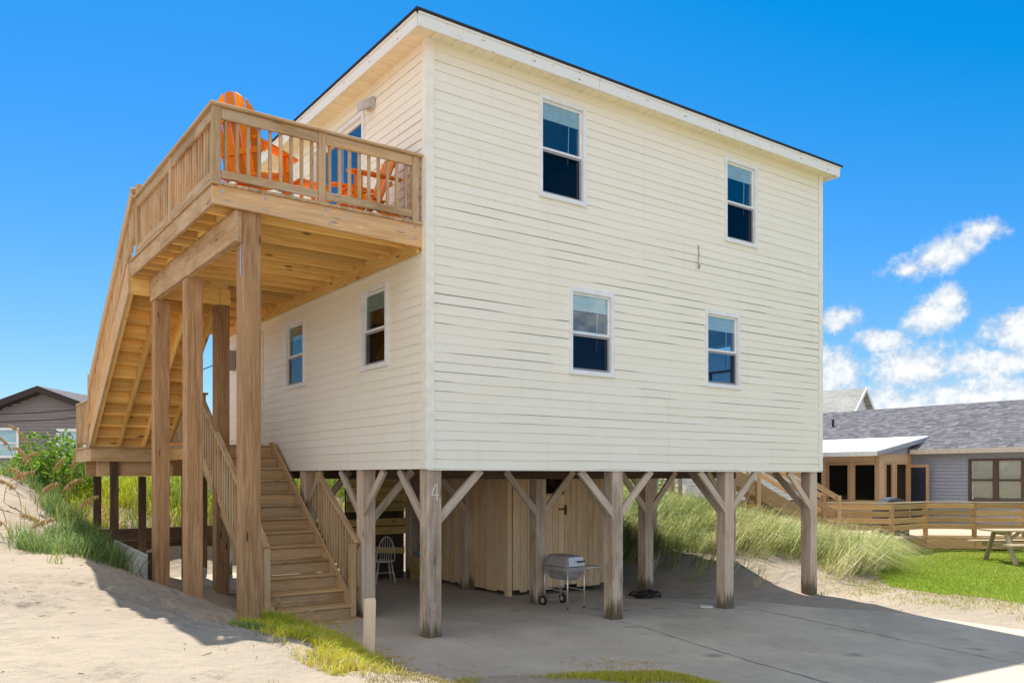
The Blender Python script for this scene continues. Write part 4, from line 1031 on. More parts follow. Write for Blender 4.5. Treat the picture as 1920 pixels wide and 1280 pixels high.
# ------------------------------------------------------------------ neighbour house on the lawn side
def lap(name, u0, u1, z0, z1, holes, course, m, parent, top=None):
    """lap siding of a far wall, too fine to pick apart: one part"""
    mb = MB(); z = z0
    while z < z1 - .01:
        h = min(course, z1 - z); segs = [(u0, u1)]
        for q_ in holes:
            if q_[2] < z + h * .6 and q_[3] > z + h * .4:
                segs = [s for a, b in segs for s in (((a, max(a, min(b, q_[0]))), (min(b, max(a, q_[1])), b)))]
        for a, b in segs:
            if top: a, b = max(a, top(z + h)[0]), min(b, top(z + h)[1])
            if b - a > .02: mb.poly([(a, -.03, z), (b, -.03, z), (b, 0, z + h), (a, 0, z + h), (b, .0, z), (a, .0, z)], [(0, 1, 2, 3), (0, 5, 4, 1)])
        z += h
    return tag(mb.build(name, m, parent), kind='stuff')
nh = thing('neighbour_house', 'low grey-blue house with grey shingle roof beyond the green lawn', 'house', (24, 2, 0))
NW = (-4.17, -2.47, 1.28, 2.68)
NX = 23.05
with frame(Matrix.Translation((NX, 0, 0)) @ LEFT):
    lap('wall', -13.5, 9, .1, 2.95, [(NW[0], NW[1], NW[2] + .07, NW[3] - .07)], .115, M['blue_siding'], nh)
    u0, u1, z0, z1 = NW
    for a, b in ((u0, (u0 + u1) / 2 - .002), ((u0 + u1) / 2 + .002, u1)):
        f = casing('window', (a, b, z0, z1), None, -.05, .06, M['brownframe'], nh, .075)
        zm = (z0 + z1) / 2
        blk('meeting_rail', a + .076, b - .076, -.02, .03, zm - .03, zm + .03, M['brownframe'], f)
        blk('pane', a + .076, b - .076, .0, .006, zm + .031, z1 - .076, M['houseglass'], f, ch=0); blk('pane', a + .076, b - .076, .0, .006, z0 + .076, zm - .031, M['houseglass'], f, ch=0)
        bl = MB(); z = z1 - .08
        while z > z0 + .12: bl.poly([(a + .08, .012, z), (b - .08, .012, z), (b - .08, .03, z - .05), (a + .08, .03, z - .05)], [(0, 1, 2, 3)]); z -= .055
        bl.build('blind', M['chairwhite'], f)
        blk('room_back', a, b, .3, .32, z0, z1, M['tarpaper'], f)
rs = (4.84 - 3.03) / (26.8 - 22.75)
L_ = math.hypot(4.05, 1.81)
def slope(name, x0, z0, x1, z1, y0, y1, m, parent, th=.05):
    """roof slope whose local x runs along the eave and y up the slope (the shingle pattern follows)"""
    a = Vector((0, 1, 0)); b = Vector((x1 - x0, 0, z1 - z0)); L = b.length; b.normalize()
    if x1 > x0: a = -a; st = Vector((x0, y1, z0))
    else: st = Vector((x0, y0, z0))
    n_ = a.cross(b); Mw = FR[-1] @ (Matrix.Translation(st) @ Matrix((a, b, n_)).transposed().to_4x4())
    W_ = y1 - y0
    vs = [(0, 0, 0), (W_, 0, 0), (W_, L, 0), (0, L, 0), (0, 0, -th), (W_, 0, -th), (W_, L, -th), (0, L, -th)]
    return obj(name, vs, [(0, 1, 2, 3), (7, 6, 5, 4), (0, 4, 5, 1), (1, 5, 6, 2), (2, 6, 7, 3), (3, 7, 4, 0)], m, parent, mw=Mw)
rf = slope('roof', 22.75, 3.03, 26.8, 4.84, -9.5, 14, M['shingle'], nh)
slope('roof', 30.85, 3.03, 26.8, 4.84, -9.5, 14, M['shingle'], nh)
# shingle tabs, course by course, each with its own lift and tone
tv, tf, tc, rr = [], [], [], random.Random(4)
for k in range(31):
    f0 = k / 31.; x0_, z0_ = 22.75 + 4.05 * f0, 3.03 + 1.81 * f0
    dx_, dz_ = 4.05 / L_ * .15, 1.81 / L_ * .15
    y = -9.5
    while y < 14:
        w_ = rr.uniform(.12, .30); lift = rr.choice((.006, .008, .012)); b = len(tv); g = rr.choice((.115, .135, .15, .17, .195)) * rr.uniform(.93, 1.07)
        tv += [(x0_ - .41 * lift, y, z0_ + .91 * lift), (x0_ - .41 * lift, y + w_ - .008, z0_ + .91 * lift), (x0_ + dx_, y + w_ - .008, z0_ + dz_ + .003), (x0_ + dx_, y, z0_ + dz_ + .003), (x0_, y, z0_), (x0_, y + w_ - .008, z0_)]
        tf += [(b, b + 3, b + 2, b + 1), (b, b + 1, b + 5, b + 4)]; tc += [(g, g * .98, g * 1.08, 1)] * 6
        y += w_
tt = mat('shingle_tab', .95, .1); tt.put(tt.p, 'Base Color', tt.n('ShaderNodeAttribute', attribute_name='tint').outputs[0])
tb_ = obj('shingle_tabs', tv, tf, tt.mt, nh, mw=I4)
at = tb_.data.attributes.new('tint', 'FLOAT_COLOR', 'POINT'); at.data.foreach_set('color', np.array(tc, np.float32).ravel())
tag(tb_, kind='stuff')
blk('fascia_board', 22.70, 22.748, -9.5, 6.0, 2.86, 3.02, M['beige'], nh)
blk('soffit', 22.75, NX, -9.5, 14, 2.86, 2.90, M['tan'], nh)
MB().tube([(25.2, 10.6, 4.0), (25.2, 10.6, 4.42)], .05, 8).build('vent_pipe', M['black'], nh)
# porch on its end
PXf, PY, PZ0, PZ1 = 20.9, 6.1, .45, 2.86
pw_ = [(-7.98, -7.18, 1.26, 2.52), (-6.98, -6.18, 1.26, 2.52), (-9.0, -8.2, 1.26, 2.52), (-10.1, -9.3, 1.26, 2.52)]
with frame(Matrix.Translation((PXf, 0, 0)) @ LEFT):
    sheath('porch_wall', -12.5, -PY, PZ0, PZ1, pw_, .0, M['tan'], nh)
    for q_ in pw_:
        f = casing('porch_window', (q_[0] - .06, q_[1] + .06, q_[2] - .06, q_[3] + .06), None, -.03, .05, M['porchwood'], nh, .09)
        blk('pane', q_[0] + .03, q_[1] - .03, .02, .025, q_[2] + .03, q_[3] - .03, M['screenmesh'], f, ch=0)
    blk('porch_post', -PY - .10, -PY + .0, -.04, .06, PZ0, PZ1, M['porchwood'], nh)
ps = [(21.33, 21.74, 1.26, 2.52), (22.0, 22.72, PZ0, 2.52)]
with frame(Matrix.Translation((0, PY, 0))):
    sheath('porch_wall', PXf + .05, NX - .03, PZ0, PZ1, ps, .0, M['tan'], nh)
    prism('porch_gable', [(PXf - .1, 2.865), (NX + .4, 2.865), (NX + .4, 3.30), (PXf - .1, 2.90)], .0, .04, M['blue_siding'], nh)
    f = casing('porch_window', (ps[0][0] - .05, ps[0][1] + .05, 1.21, 2.57), None, -.03, .04, M['porchwood'], nh, .07)
    blk('pane', 21.36, 21.71, .01, .015, 1.28, 2.5, M['screenmesh'], f, ch=0)
    casing('door_frame', (21.93, 22.79, PZ0 - .02, 2.59), None, -.03, .05, M['porchwood'], nh, .08)
blk('porch_ceiling', PXf, NX - .03, PY + .1, 12.4, 2.80, 2.85, M['tarpaper'], nh)
blk('porch_back', NX - .08, NX - .04, PY + .1, 12.4, PZ0, 2.79, M['tarpaper'], nh)
dl = casing('screen_door', (5.36, 6.08, .47, 2.5), None, 0, .04, M['porchwood'], nh, .09)
dl.matrix_basis = Matrix.Translation((22.78, 0, 0)) @ Matrix.Rotation(R(90), 4, 'Z') @ Matrix.Translation((0, 0, 0)); WM[dl.name] = dl.matrix_basis.copy()
blk('screen', 22.755, 22.76, 5.44, 6.0, .55, 2.42, M['screenmesh'], dl, ch=0)
po = slope('porch_roof', 20.55, 2.95, 23.85, 3.53, 5.92, 12.8, M['whitemetal'], nh, .05)
blk('porch_fascia', 20.50, 20.545, 5.92, 12.8, 2.78, 2.94, M['white'], nh)
bar('porch_fascia', (20.56, 5.90, 2.86), (23.7, 5.90, 3.41), .03, .14, M['blue_siding'], nh)

# its sun deck and board railing
fd = thing('fence_deck', 'low sun deck with horizontal board railing beside the lawn', 'deck', (18, 3, 0))
FA, FB, FC, FD = (14.85, 4.28), (16.01, 2.83), (17.83, 2.87), (19.65, 1.06)
ex = ((FD[0] - FC[0]), (FD[1] - FC[1])); FE = (FC[0] + ex[0] * 3.2, FC[1] + ex[1] * 3.2); FZ = (FA[0] - 3.2 * .75, FA[1] + 3.2)
dz0, dz1 = .40, .445
fl_ = [FZ, FA, FB, FC, FD, FE, (NX - .05, FE[1]), (NX - .05, 6.0), (20.8, 6.0), (20.8, 10.5), (FZ[0] + 2, 10.5)]
prism('deck_floor', fl_, dz0, dz1, M['deckfloor'], fd, plane='xy')
for a, b, n_ in ((FZ, FA, 2), (FA, FB, 1), (FB, FC, 1), (FC, FD, 2), (FD, FE, 5)):
    a, b = Vector((*a, 0)), Vector((*b, 0)); up = Vector((0, 0, 1)); dd = (b - a).normalized(); nn = Vector((dd.y, -dd.x, 0)) * .04
    bar('skirt_board', a + nn + up * .24, b + nn + up * .24, .035, .33, M['fence'], fd)
    bar('rail_cap', a + up * 1.375, b + up * 1.375, .13, .036, M['paleold'], fd)
    for k in range(n_):
        p, q_ = a.lerp(b, k / n_), a.lerp(b, (k + 1) / n_)
        for z in (1.27, 1.08, .89, .70): bar('rail_board', p + nn + up * z, q_ + nn * 1.0 + up * z, .03, .142, M['fence'], fd)
        blk('rail_post', p.x - .05, p.x + .05, p.y - .05, p.y + .05, .0, 1.355, M['fence'], fd)
# grill under its cover
with frame(Matrix.Translation((17.2, 3.55, dz1)) @ Matrix.Rotation(YAW - R(90), 4, 'Z')):
    pr = [(-.42, 0), (.42, 0), (.40, .72), (.30, .98), (.05, 1.06), (-.16, 1.02), (-.40, .74)]
    vs, fs = [], []
    for y, s in ((-.30, .96), (-.26, 1), (.26, 1), (.30, .96)): vs += [(a * s, y, b * s) for a, b in pr]
    n_ = len(pr)
    for r_ in range(3): fs += [(r_ * n_ + i, r_ * n_ + (i + 1) % n_, (r_ + 1) * n_ + (i + 1) % n_, (r_ + 1) * n_ + i) for i in range(n_)]
    fs += [tuple(range(n_ - 1, -1, -1)), tuple(range(3 * n_, 4 * n_))]
    cg = thing('covered_grill', 'barbecue grill under a charcoal cover on the sun deck', 'grill')
    obj('cover', vs, fs, M['cover'], cg)
    for x in (-.3, .3): blk('leg', x - .03, x + .03, -.2, .2, -.0, .05, M['black'], cg)
# picnic table on the lawn
with frame(Matrix.Translation((16.45, -.42, .05)) @ Matrix.Rotation(YAW - R(90) + R(3), 4, 'Z')):
    pt = thing('picnic_table', 'weathered wooden picnic table with benches on the lawn', 'table')
    for k in range(5): blk('top_board', -1.05, 1.05, -.36 + k * .146, -.22 + k * .146, .735, .775, M['paleold'], pt)
    for s in (-1, 1):
        for k in range(2): blk('bench_board', -1.05, 1.05, s * (.62 + k * .146) - .07, s * (.62 + k * .146) + .07, .43, .47, M['paleold'], pt)
    for x in (-.75, .75):
        for s in (-1, 1): bar('leg', (x, s * .62, -.12), (x, s * .22, .73), .04, .11, M['paleold'], pt, up=(1, 0, 0))
        blk('cross_beam', x + .042, x + .08, -.80, .80, .335, .428, M['paleold'], pt); blk('top_batten', x + .042, x + .08, -.34, .34, .64, .733, M['paleold'], pt)
        bar('diagonal_brace', (x + (.06 if x < 0 else -.06), 0, .40), (x + (.5 if x < 0 else -.5), 0, .72), .035, .08, M['paleold'], pt)

# stairs of another house that come down behind the dune
st = thing('wooden_stairs', 'tan wooden outdoor stairs descending behind the grassy dune', 'staircase', (13.5, 4.5, 0))
with frame(Matrix.Translation((12.5, 5.2, 0)) @ Matrix.Rotation(YAW - R(90), 4, 'Z')):
    for y in (-.5, .55):
        prism('stringer', [(-1.7, 3.25), (-1.7, 2.85), (3.0, -.05), (3.0, .42)], y - .025, y + .025, M['porchwood'], st)
        bar('hand_rail', (-1.7, y, 4.1), (2.55, y, 1.52), .05, .14, M['porchwood'], st)
        bar('hand_rail', (-1.7, y, 3.68), (2.55, y, 1.10), .04, .12, M['porchwood'], st)
        for x, zt in ((2.55, 1.60), (.45, 2.75), (-1.6, 3.95)):
            blk('rail_post', x - .05, x + .05, y - .085, y - .03, .0, zt, M['porchwood'], st)
    for k in range(13): blk('tread', -1.5 + k * .35, -1.16 + k * .35, -.47, .52, 3.0 - k * .217 - .03, 3.0 - k * .217, M['porchwood'], st)
    for x in (-1.6, .1): blk('support_post', x - .07, x + .07, .60, .74, .3, 2.8, M['piling'], st)
ph = thing('pale_house', 'pale sided house on posts glimpsed behind the dune stairs', 'house', (15.5, 10.5, 0))
with frame(Matrix.Translation((16.6, 8.6, 0)) @ Matrix.Rotation(YAW - R(90), 4, 'Z')):
    lap('wall', -1.6, 2.4, 1.32, 3.4, [], .12, M['palesiding'], ph)
    blk('wall_side', -1.6, -1.55, .02, 4, 1.32, 3.4, M['palesiding'], ph)
    prism('roof', [(-1.9, 3.4), (2.7, 3.4), (.4, 4.0)], -.3, 4, M['shingle2'], ph)
    blk('floor_beam', -1.6, 2.4, .02, .2, 1.14, 1.31, M['dark'], ph)
    for x in (-1.4, .1, 1.2, 2.2):
        blk('post', x - .09, x + .09, .03, .2, .2, 1.13, M['dark'], ph)
    for x in (.1, 1.2): bar('brace', (x + .1, .12, .45), (x + .8, .12, 1.1), .05, .1, M['brace'], ph)
pf = thing('picket_fence', 'weathered picket fence on the crest behind the house', 'fence', (17, 11.5, 0))
a, b = Vector((14.4, 12.6, 0)), Vector((18.6, 9.6, 0))
for k in range(30):
    p = a.lerp(b, k / 29); blk('picket', p.x - .04, p.x + .04, p.y - .012, p.y + .012, .8, 2.16 + random.uniform(-.03, .03), M['whitefence'], pf)
for z in (1.35, 1.95): bar('fence_rail', a + Vector((.0, .04, z)), b + Vector((.0, .04, z)), .03, .08, M['whitefence'], pf)

# two-storey gable far behind the neighbour
with frame(Matrix.Translation(CAM) @ Matrix.Rotation(YAW - R(90), 4, 'Z') @ Matrix.Translation((17.9, 43, -CAM.z)) @ Matrix.Rotation(R(52), 4, 'Z')):
    fh = thing('distant_house', 'distant pale house whose shingled gable shows above the neighbour roof', 'house')
    # local x across the gable (ridge at x = 0), gable face at y = 0, house runs back along +y
    lap('wall', -2.6, 2.6, .5, 6.35, [], .16, M['palesiding'], fh, top=lambda z: (-(6.5 - z) / .66, (6.5 - z) / .66))
    for q_ in (-1, 1):
        prism('roof', [(0, 6.62), (q_ * 2.9, 4.70), (q_ * 2.9, 4.58), (0, 6.48)], -.3, 9, M['shingle2'], fh)
        bar('barge_board', (q_ * .02, -.33, 6.55), (q_ * 2.9, -.33, 4.62), .05, .16, M['white'], fh)
        blk('side_wall', q_ * 2.5 - .05, q_ * 2.5 + .05, .02, 8.8, .5, 4.6, M['palesiding'], fh)

# grey-brown house beyond the dune, on the deck side
with frame(Matrix.Translation(CAM) @ Matrix.Rotation(YAW - R(90), 4, 'Z')):
    lh = thing('gabled_house', 'grey-brown gabled house with dark roof beyond the dune', 'house', (-16.5, 32, -1.5))
    def vx(u, d): return (u - 960) / 1567 * d
    def vz(v, d): return (892 - v) / 1567 * d
    D_ = 32; xc = vx(82, D_); zt = vz(733, D_)
    hw_ = 4.2; ze = zt - .368 * hw_
    wn = [(vx(-40, D_), vx(34, D_), vz(856, D_), vz(804, D_)), (vx(109, D_), vx(160, D_), vz(856, D_), vz(806, D_))]
    with frame(Matrix.Translation((0, D_, 0))):
        lap('wall', xc - hw_ + .35, xc + hw_ - .35, -1.6, zt - .1, wn, .125, M['greybrown'], lh, top=lambda z: (xc - (zt - z) / .368 + .05, xc + (zt - z) / .368 - .05))
        for q_ in wn:
            f = casing('window', (q_[0] - .05, q_[1] + .05, q_[2] - .05, q_[3] + .05), None, -.05, .05, M['white'], lh, .10)
            blk('pane', q_[0] + .05, q_[1] - .05, .0, .006, q_[2] + .05, q_[3] - .05, M['glass'], f, ch=0); blk('meeting_rail', q_[0] + .05, q_[1] - .05, -.03, -.01, (q_[2] + q_[3]) / 2 - .03, (q_[2] + q_[3]) / 2 + .03, M['white'], f)
            blk('blind', q_[0] + .05, q_[1] - .05, .06, .08, q_[2] + .05, q_[3] - .05, M['blind'], f, ch=0)
        for s in (-1, 1):
            prism('roof', [(xc, zt + .16), (xc + s * (hw_ + .3), ze - .368 * .3 + .16), (xc + s * (hw_ + .3), ze - .368 * .3 - .08), (xc, zt - .08)], -.45, 9, M['brownroof'], lh)
        blk('side_wall', xc - hw_ + .35, xc - hw_ + .45, .05, 8.8, -1.6, ze, M['greybrown'], lh); blk('side_wall', xc + hw_ - .45, xc + hw_ - .35, .05, 8.8, -1.6, ze, M['greybrown'], lh)
    # overhead cables in front of it and behind the posts
    def cable(pts, label, sag=.12):
        P = []
        for (u0_, v0_, d0), (u1_, v1_, d1) in zip(pts[:-1], pts[1:]):
            for k in range(14):
                f = k / 13; dd = d0 + (d1 - d0) * f; P.append((vx(u0_ + (u1_ - u0_) * f, dd), dd, vz(v0_ + (v1_ - v0_) * f, dd) - sag * 4 * f * (1 - f)))
        tag(MB().tube(P, .016, 5).build('overhead_cable', M['black']), label, 'cable', 'overhead cables by the far house')
    cable([(-200, 768, 26), (260, 752, 26)], 'thick overhead cable sagging across the gable wall of the far house', .25)
    cable([(-200, 782, 26.4), (260, 768, 26.4)], 'second overhead cable below the thick one across the gable wall', .25)
    cable([(330, 712, 27), (460, 655, 27)], 'overhead cable seen in the gap between deck posts', .05)

# ------------------------------------------------------------------ vegetation
def blades(name, label, x, y, h, wid, cols, lean=(0, 0), spread=.5, droop=.35, z=None, kind='stuff', cat='grass', cid=None):
    n_ = len(x); z = ground(x, y) if z is None else z
    a = rng.uniform(0, 2 * np.pi, n_); b = rng.uniform(0, 1, n_) ** .7 * spread
    lx_ = np.cos(a) * b + lean[0]; ly_ = np.sin(a) * b + lean[1]
    o_ = rng.uniform(0, np.pi, n_); wx, wy = np.cos(o_) * wid / 2, np.sin(o_) * wid / 2
    h = h * rng.uniform(.55, 1.1, n_)
    if cid is not None:
        m_ = int(cid.max()) + 1; h = h * rng.uniform(.45, 1.3, m_)[cid]; lx_ = lx_ + rng.normal(0, .22, m_)[cid]; ly_ = ly_ + rng.normal(0, .22, m_)[cid]
    base = np.stack([x, y, z - .02], 1)
    mid = base + np.stack([lx_ * h * .4, ly_ * h * .4, h * .62], 1)
    tip = base + np.stack([lx_ * h * 1.15, ly_ * h * 1.15, h * (1 - droop * np.clip(np.hypot(lx_, ly_), 0, 1.2))], 1)
    wv = np.stack([wx, wy, 0 * wx], 1)
    V = np.stack([base - wv, base + wv, mid - wv * .75, mid + wv * .75, tip], 1).reshape(-1, 3)
    i0 = np.arange(n_) * 5
    loops = np.stack([i0, i0 + 1, i0 + 3, i0 + 2, i0 + 2, i0 + 3, i0 + 4], 1).ravel()
    st_ = np.empty(2 * n_, int); st_[0::2] = np.arange(n_) * 7; st_[1::2] = np.arange(n_) * 7 + 4
    me = bpy.data.meshes.new(name); me.vertices.add(5 * n_); me.vertices.foreach_set('co', V.ravel().astype(np.float32))
    me.loops.add(7 * n_); me.loops.foreach_set('vertex_index', loops.astype(np.int32))
    me.polygons.add(2 * n_); me.polygons.foreach_set('loop_start', st_.astype(np.int32))
    me.update(calc_edges=True); me.validate()
    cols = np.array(cols); ci = rng.integers(0, len(cols), n_); cj = rng.integers(0, len(cols), n_); f = rng.uniform(0, 1, n_)[:, None] ** 1.5
    if cid is not None:
        pn = np.clip((vnoise(x, y, .75, 17) * 1.4 + .56) * len(cols), 0, len(cols) - 1); m2 = int(cid.max()) + 1
        cb = np.clip(np.round(pn + rng.normal(0, 1.1, m2)[cid]), 0, len(cols) - 1).astype(int); own = rng.uniform(0, 1, n_) < .72; ci = np.where(own, cb, ci)
    col = (cols[ci] * (1 - f) + cols[cj] * f) * rng.uniform(.75, 1.25, (n_, 1))
    colv = np.concatenate([np.repeat(col, 5, 0), np.ones((5 * n_, 1))], 1)
    at = me.attributes.new('tint', 'FLOAT_COLOR', 'POINT'); at.data.foreach_set('color', colv.ravel().astype(np.float32))
    me.materials.append(M['blade'])
    ob = link(bpy.data.objects.new(name, me), I4); return tag(ob, label, cat, None, kind)
def scatter(n_, x0, x1, y0, y1, dens):
    x = rng.uniform(x0, x1, n_); y = rng.uniform(y0, y1, n_); k = rng.uniform(0, 1, n_) < dens(x, y); return x[k], y[k]
def clump(xs, ys, per, r):
    n_ = len(xs); x = np.repeat(xs, per) + rng.normal(0, r, n_ * per); y = np.repeat(ys, per) + rng.normal(0, r, n_ * per); return x, y, np.repeat(np.arange(len(xs)), per)
YG = [(.38, .52, .015), (.50, .56, .015), (.62, .60, .02), (.66, .56, .04), (.60, .46, .10)]
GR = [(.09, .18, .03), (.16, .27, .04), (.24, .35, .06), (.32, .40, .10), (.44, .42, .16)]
BG = [(.10, .20, .06), (.17, .29, .09), (.25, .36, .13)]
LG = [(.24, .33, .014), (.30, .38, .02), (.18, .28, .012), (.40, .40, .05)]
ST = [(.14, .24, .04), (.24, .34, .06), (.34, .42, .09), (.48, .48, .15), (.68, .60, .28), (.84, .74, .48)]
DW = (RGT * .8)
# verge in front of the stairs
def verge(x, y):
    edge = -1.22 - .14 * vnoise(x, y, 1.2, 2) - .62 * np.clip(-1.8 - y, 0, 9)
    dd = edge - x
    nz_ = vnoise(x, y, 1.1, 8) + .5 * vnoise(x, y, 3.1, 4)
    return np.clip(1.0 - np.clip(dd - .75, 0, 9) / 1.0 + nz_ * 1.3, 0, 1) * np.clip(.75 + vnoise(x, y, 2.6, 41) * 2.2, .04, 1) * (dd > -.02) * np.clip((y + 4.0) / .8, 0, 1) * np.clip((.35 + 1.1 * (x + 2.2) - y) / .4, 0, 1) * np.clip((x + 3.15) / .4, 0, 1)
x, y = scatter(30000, -4.2, -1.1, -4.2, 1.8, verge); x, y, ci_ = clump(x, y, 13, .022)
blades('verge_grass', 'sunlit yellow-green grass on the sandy verge before the stairs', x, y, .145, .007, YG + [(.66, .54, .24)], spread=.85, cid=ci_)
x, y = scatter(60000, -3.6, -1.5, -4.3, .2, lambda a, b: np.clip(.30 + vnoise(a, b, 1.9, 21) * 1.6 - np.abs(a + 2.3) / 1.6, 0, 1))
blades('verge_grass', 'thin dry grass stubble scattered over the sand of the verge', x, y, .06, .006, [(.40, .32, .12), (.46, .40, .2), (.26, .28, .05), (.36, .25, .1)], spread=1.0)
def verge2(x, y): return np.clip(.35 - np.abs(y + 2.75 + .45 * x) / .8 + vnoise(x, y, 1.6, 12) * 1.5, 0, 1) * (y < -2.36 - .45 * np.clip(x, -.5, 9) * .9)
x, y = scatter(80000, -1.3, 1.3, -4.2, -2.0, verge2)
blades('verge_grass', 'sunlit grass tufts at the near edge of the concrete slab', x, y, .085, .008, YG + [(.45, .36, .14)], spread=.8)
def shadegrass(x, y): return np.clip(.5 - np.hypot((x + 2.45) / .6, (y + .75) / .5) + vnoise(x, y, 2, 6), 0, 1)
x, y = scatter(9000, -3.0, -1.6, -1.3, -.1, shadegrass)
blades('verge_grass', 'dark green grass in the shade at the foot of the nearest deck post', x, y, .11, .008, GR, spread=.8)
# finger-grass seed heads
mb = MB()
def seedheads(xs, ys, hmin, hmax):
    zz_ = ground(xs, ys)
    for x_, y_, z_ in zip(xs, ys, zz_):
        h = random.uniform(hmin, hmax); tx, ty = x_ + random.uniform(-.05, .05), y_ + random.uniform(-.05, .05)
        mb.tube([(x_, y_, z_), (tx, ty, z_ + h)], .0016, 3, cap=False)
        for k in range(5):
            q_ = k * 1.257 + random.random(); r_ = random.uniform(.03, .05)
            mb.tube([(tx, ty, z_ + h), (tx + math.cos(q_) * r_, ty + math.sin(q_) * r_, z_ + h + .012)], .0028, 3, cap=False)
x, y = scatter(480, -1.85, -1.15, -3., 1.2, lambda a, b: a * 0 + .3); seedheads(x, y, .16, .27)
x, y = scatter(500, -1.2, 1.0, -3.6, -2.3, lambda a, b: verge2(a, b) * .5); seedheads(x, y, .1, .18)
tag(mb.build('grass_seedheads', M['oat']), 'dry star-shaped seed heads standing above the verge grass', 'grass', kind='stuff')
# dune beside and behind the landing
def lowdune(x, y): return np.clip(.72 - np.hypot((x + 3.05) / .95, (y - 6.0) / 3.7) + vnoise(x, y, 1.5, 3) * 1.5 + vnoise(x, y, 4., 7) * .5, 0, 1)
x, y = scatter(5200, -4.8, -2.55, 1.8, 9.6, lambda a, b: lowdune(a, b) * ~((a > -2.75) & (b < 7.4)) * ~((a > -2.95) & (b < 4.6))); x, y, ci_ = clump(x, y, 11, .07)
blades('dune_grass', 'lush green beach grass on the sand beside the landing posts', x, y, .42, .012, GR + BG, spread=.8, droop=.5, cid=ci_)
def crest(x, y): return np.clip(.65 + vnoise(x, y, .6, 4) * 1.5 + vnoise(x, y, 2.2, 4) * .9 - 1.2 * np.clip((10.6 - y - .18 * (x + 3.5)) / 1.4, 0, 1), 0, 1)
x, y = scatter(3600, -9.5, -2.55, 8.2, 14.5, crest); x, y, ci_ = clump(x, y, 12, .09)
blades('dune_grass', 'blue-green beach grass along the dune crest before the grey-brown house', x, y, .55, .014, BG + GR, spread=.8, droop=.5, cid=ci_)
def back(x, y): return np.clip(.8 + vnoise(x, y, 1.1, 7) * .9, 0, 1)
x, y = scatter(3600, -2.6, 7.5, 10.2, 15, back); x, y, ci_ = clump(x, y, 12, .09)
blades('dune_grass', 'bright yellow-green grass on the dune behind the retaining boards', x, y, .50, .014, YG + LG + GR, spread=.75, droop=.5, cid=ci_)
# right-hand dune with long wind-combed grass
def rdune(x, y):
    z = ground(x, y); inr = (np.hypot((x - 11) / 4.6, (y - 4.6) / 4.8) < 1.0 + .25 * vnoise(x, y, .7, 5))
    inr = inr * (y > .55 * x - 5.75 + .9 * vnoise(x, y, .8, 31))
    return inr * np.clip((z - .12) * 2.6 + vnoise(x, y, .9, 2) * 1.6 + vnoise(x, y, 2.6, 4) * .6, 0, 1) * np.where((x < 8.6) & (y < 3.0), .15, 1)
x, y = scatter(7000, 6.6, 16, -.4, 10, rdune); x, y, ci_ = clump(x, y, 15, .055)
blades('dune_grass', 'long wind-combed straw and green grass on the dune beside the house', x, y, .66, .009, ST, lean=(DW.x, DW.y), spread=.75, droop=.55, cid=ci_)
x, y = scatter(1500, 6.6, 16, -.2, 10, rdune); x, y, ci_ = clump(x, y, 9, .06)
blades('dune_grass', 'taller green tufts standing out of the wind-combed dune grass', x, y, .85, .011, GR + ST, lean=(DW.x * 1.2, DW.y * 1.2), spread=.5, droop=.5, cid=ci_)
x, y = scatter(900, 7.5, 15.5, .5, 9, lambda a, b: rdune(a, b) * .5)
blades('dune_grass', 'sparse dry flower stalks standing above the dune grass', x, y, 1.15, .012, [(.70, .56, .30), (.62, .46, .22), (.80, .68, .42)], lean=(DW.x * .4, DW.y * .4), spread=.35, droop=.2)
# tussock that ends the dune towards the lawn
x, y = scatter(1500, 9.0, 13.6, -.2, 2.6, lambda a, b: np.clip(1.1 - np.abs(b - (.55 * a - 5.35)) / .5 + vnoise(a, b, 2, 4), 0, 1) * (b > .15)); x, y, ci_ = clump(x, y, 14, .05)
blades('grass_tussock', 'pale drooping tussock where the dune meets the lawn', x, y, .85, .010, ST + [(.80, .72, .5)], lean=(DW.x * .9, DW.y * .9), spread=.9, droop=.75, cid=ci_)
# lawn: sheet and blades
def lawn_in(x, y): return x - (8.75 + .25 * np.sin(y * 1.7) + .35 * vnoise(x, y, .9, 3)) - np.clip(-(y + 3.5), 0, 9) * -.12
lx0, lx1, ly0, ly1 = 8.6, 26., -14., 4.7
gx2 = np.arange(lx0, lx1, .2); gy2 = np.arange(ly0, ly1, .2); X2, Y2 = np.meshgrid(gx2, gy2); Z2 = ground(X2, Y2) + .006
ins = (lawn_in(X2.ravel(), Y2.ravel()) > 1.15 + .5 * vnoise(X2.ravel(), Y2.ravel(), 1.1, 6)) & (Y2.ravel() < np.minimum(.55 * X2.ravel() - 5.7, 4.6))
id2 = np.arange(X2.size).reshape(X2.shape)
qs = np.stack([id2[:-1, :-1], id2[:-1, 1:], id2[1:, 1:], id2[1:, :-1]], -1).reshape(-1, 4); qs = qs[ins[qs].all(1)]
used = np.unique(qs); remap = -np.ones(X2.size, int); remap[used] = np.arange(len(used))
P2 = np.stack([X2.ravel(), Y2.ravel(), Z2], 1)[used]
tag(obj('lawn', P2.tolist(), remap[qs].tolist(), M['lawn'], smooth=True), 'mown green lawn between slab and neighbouring deck', kind='structure')
def lawnd(x, y): return np.clip(lawn_in(x, y) * .75 - .1 + vnoise(x, y, 1.6, 3) * 1.3 + vnoise(x, y, 5., 8) * .8, 0, 1) * (y < np.minimum(.55 * x - 5.2, 4.4)) * ~((x > 16) & (y > 2.75))
x, y = scatter(270000, 8.6, 22, -8, 4.4, lawnd)
blades('lawn_grass', 'short bright green lawn blades yellowing towards the sandy edge', x, y, .07, .012, LG + [(.46, .42, .10)], spread=.85, cid=np.arange(len(x)))
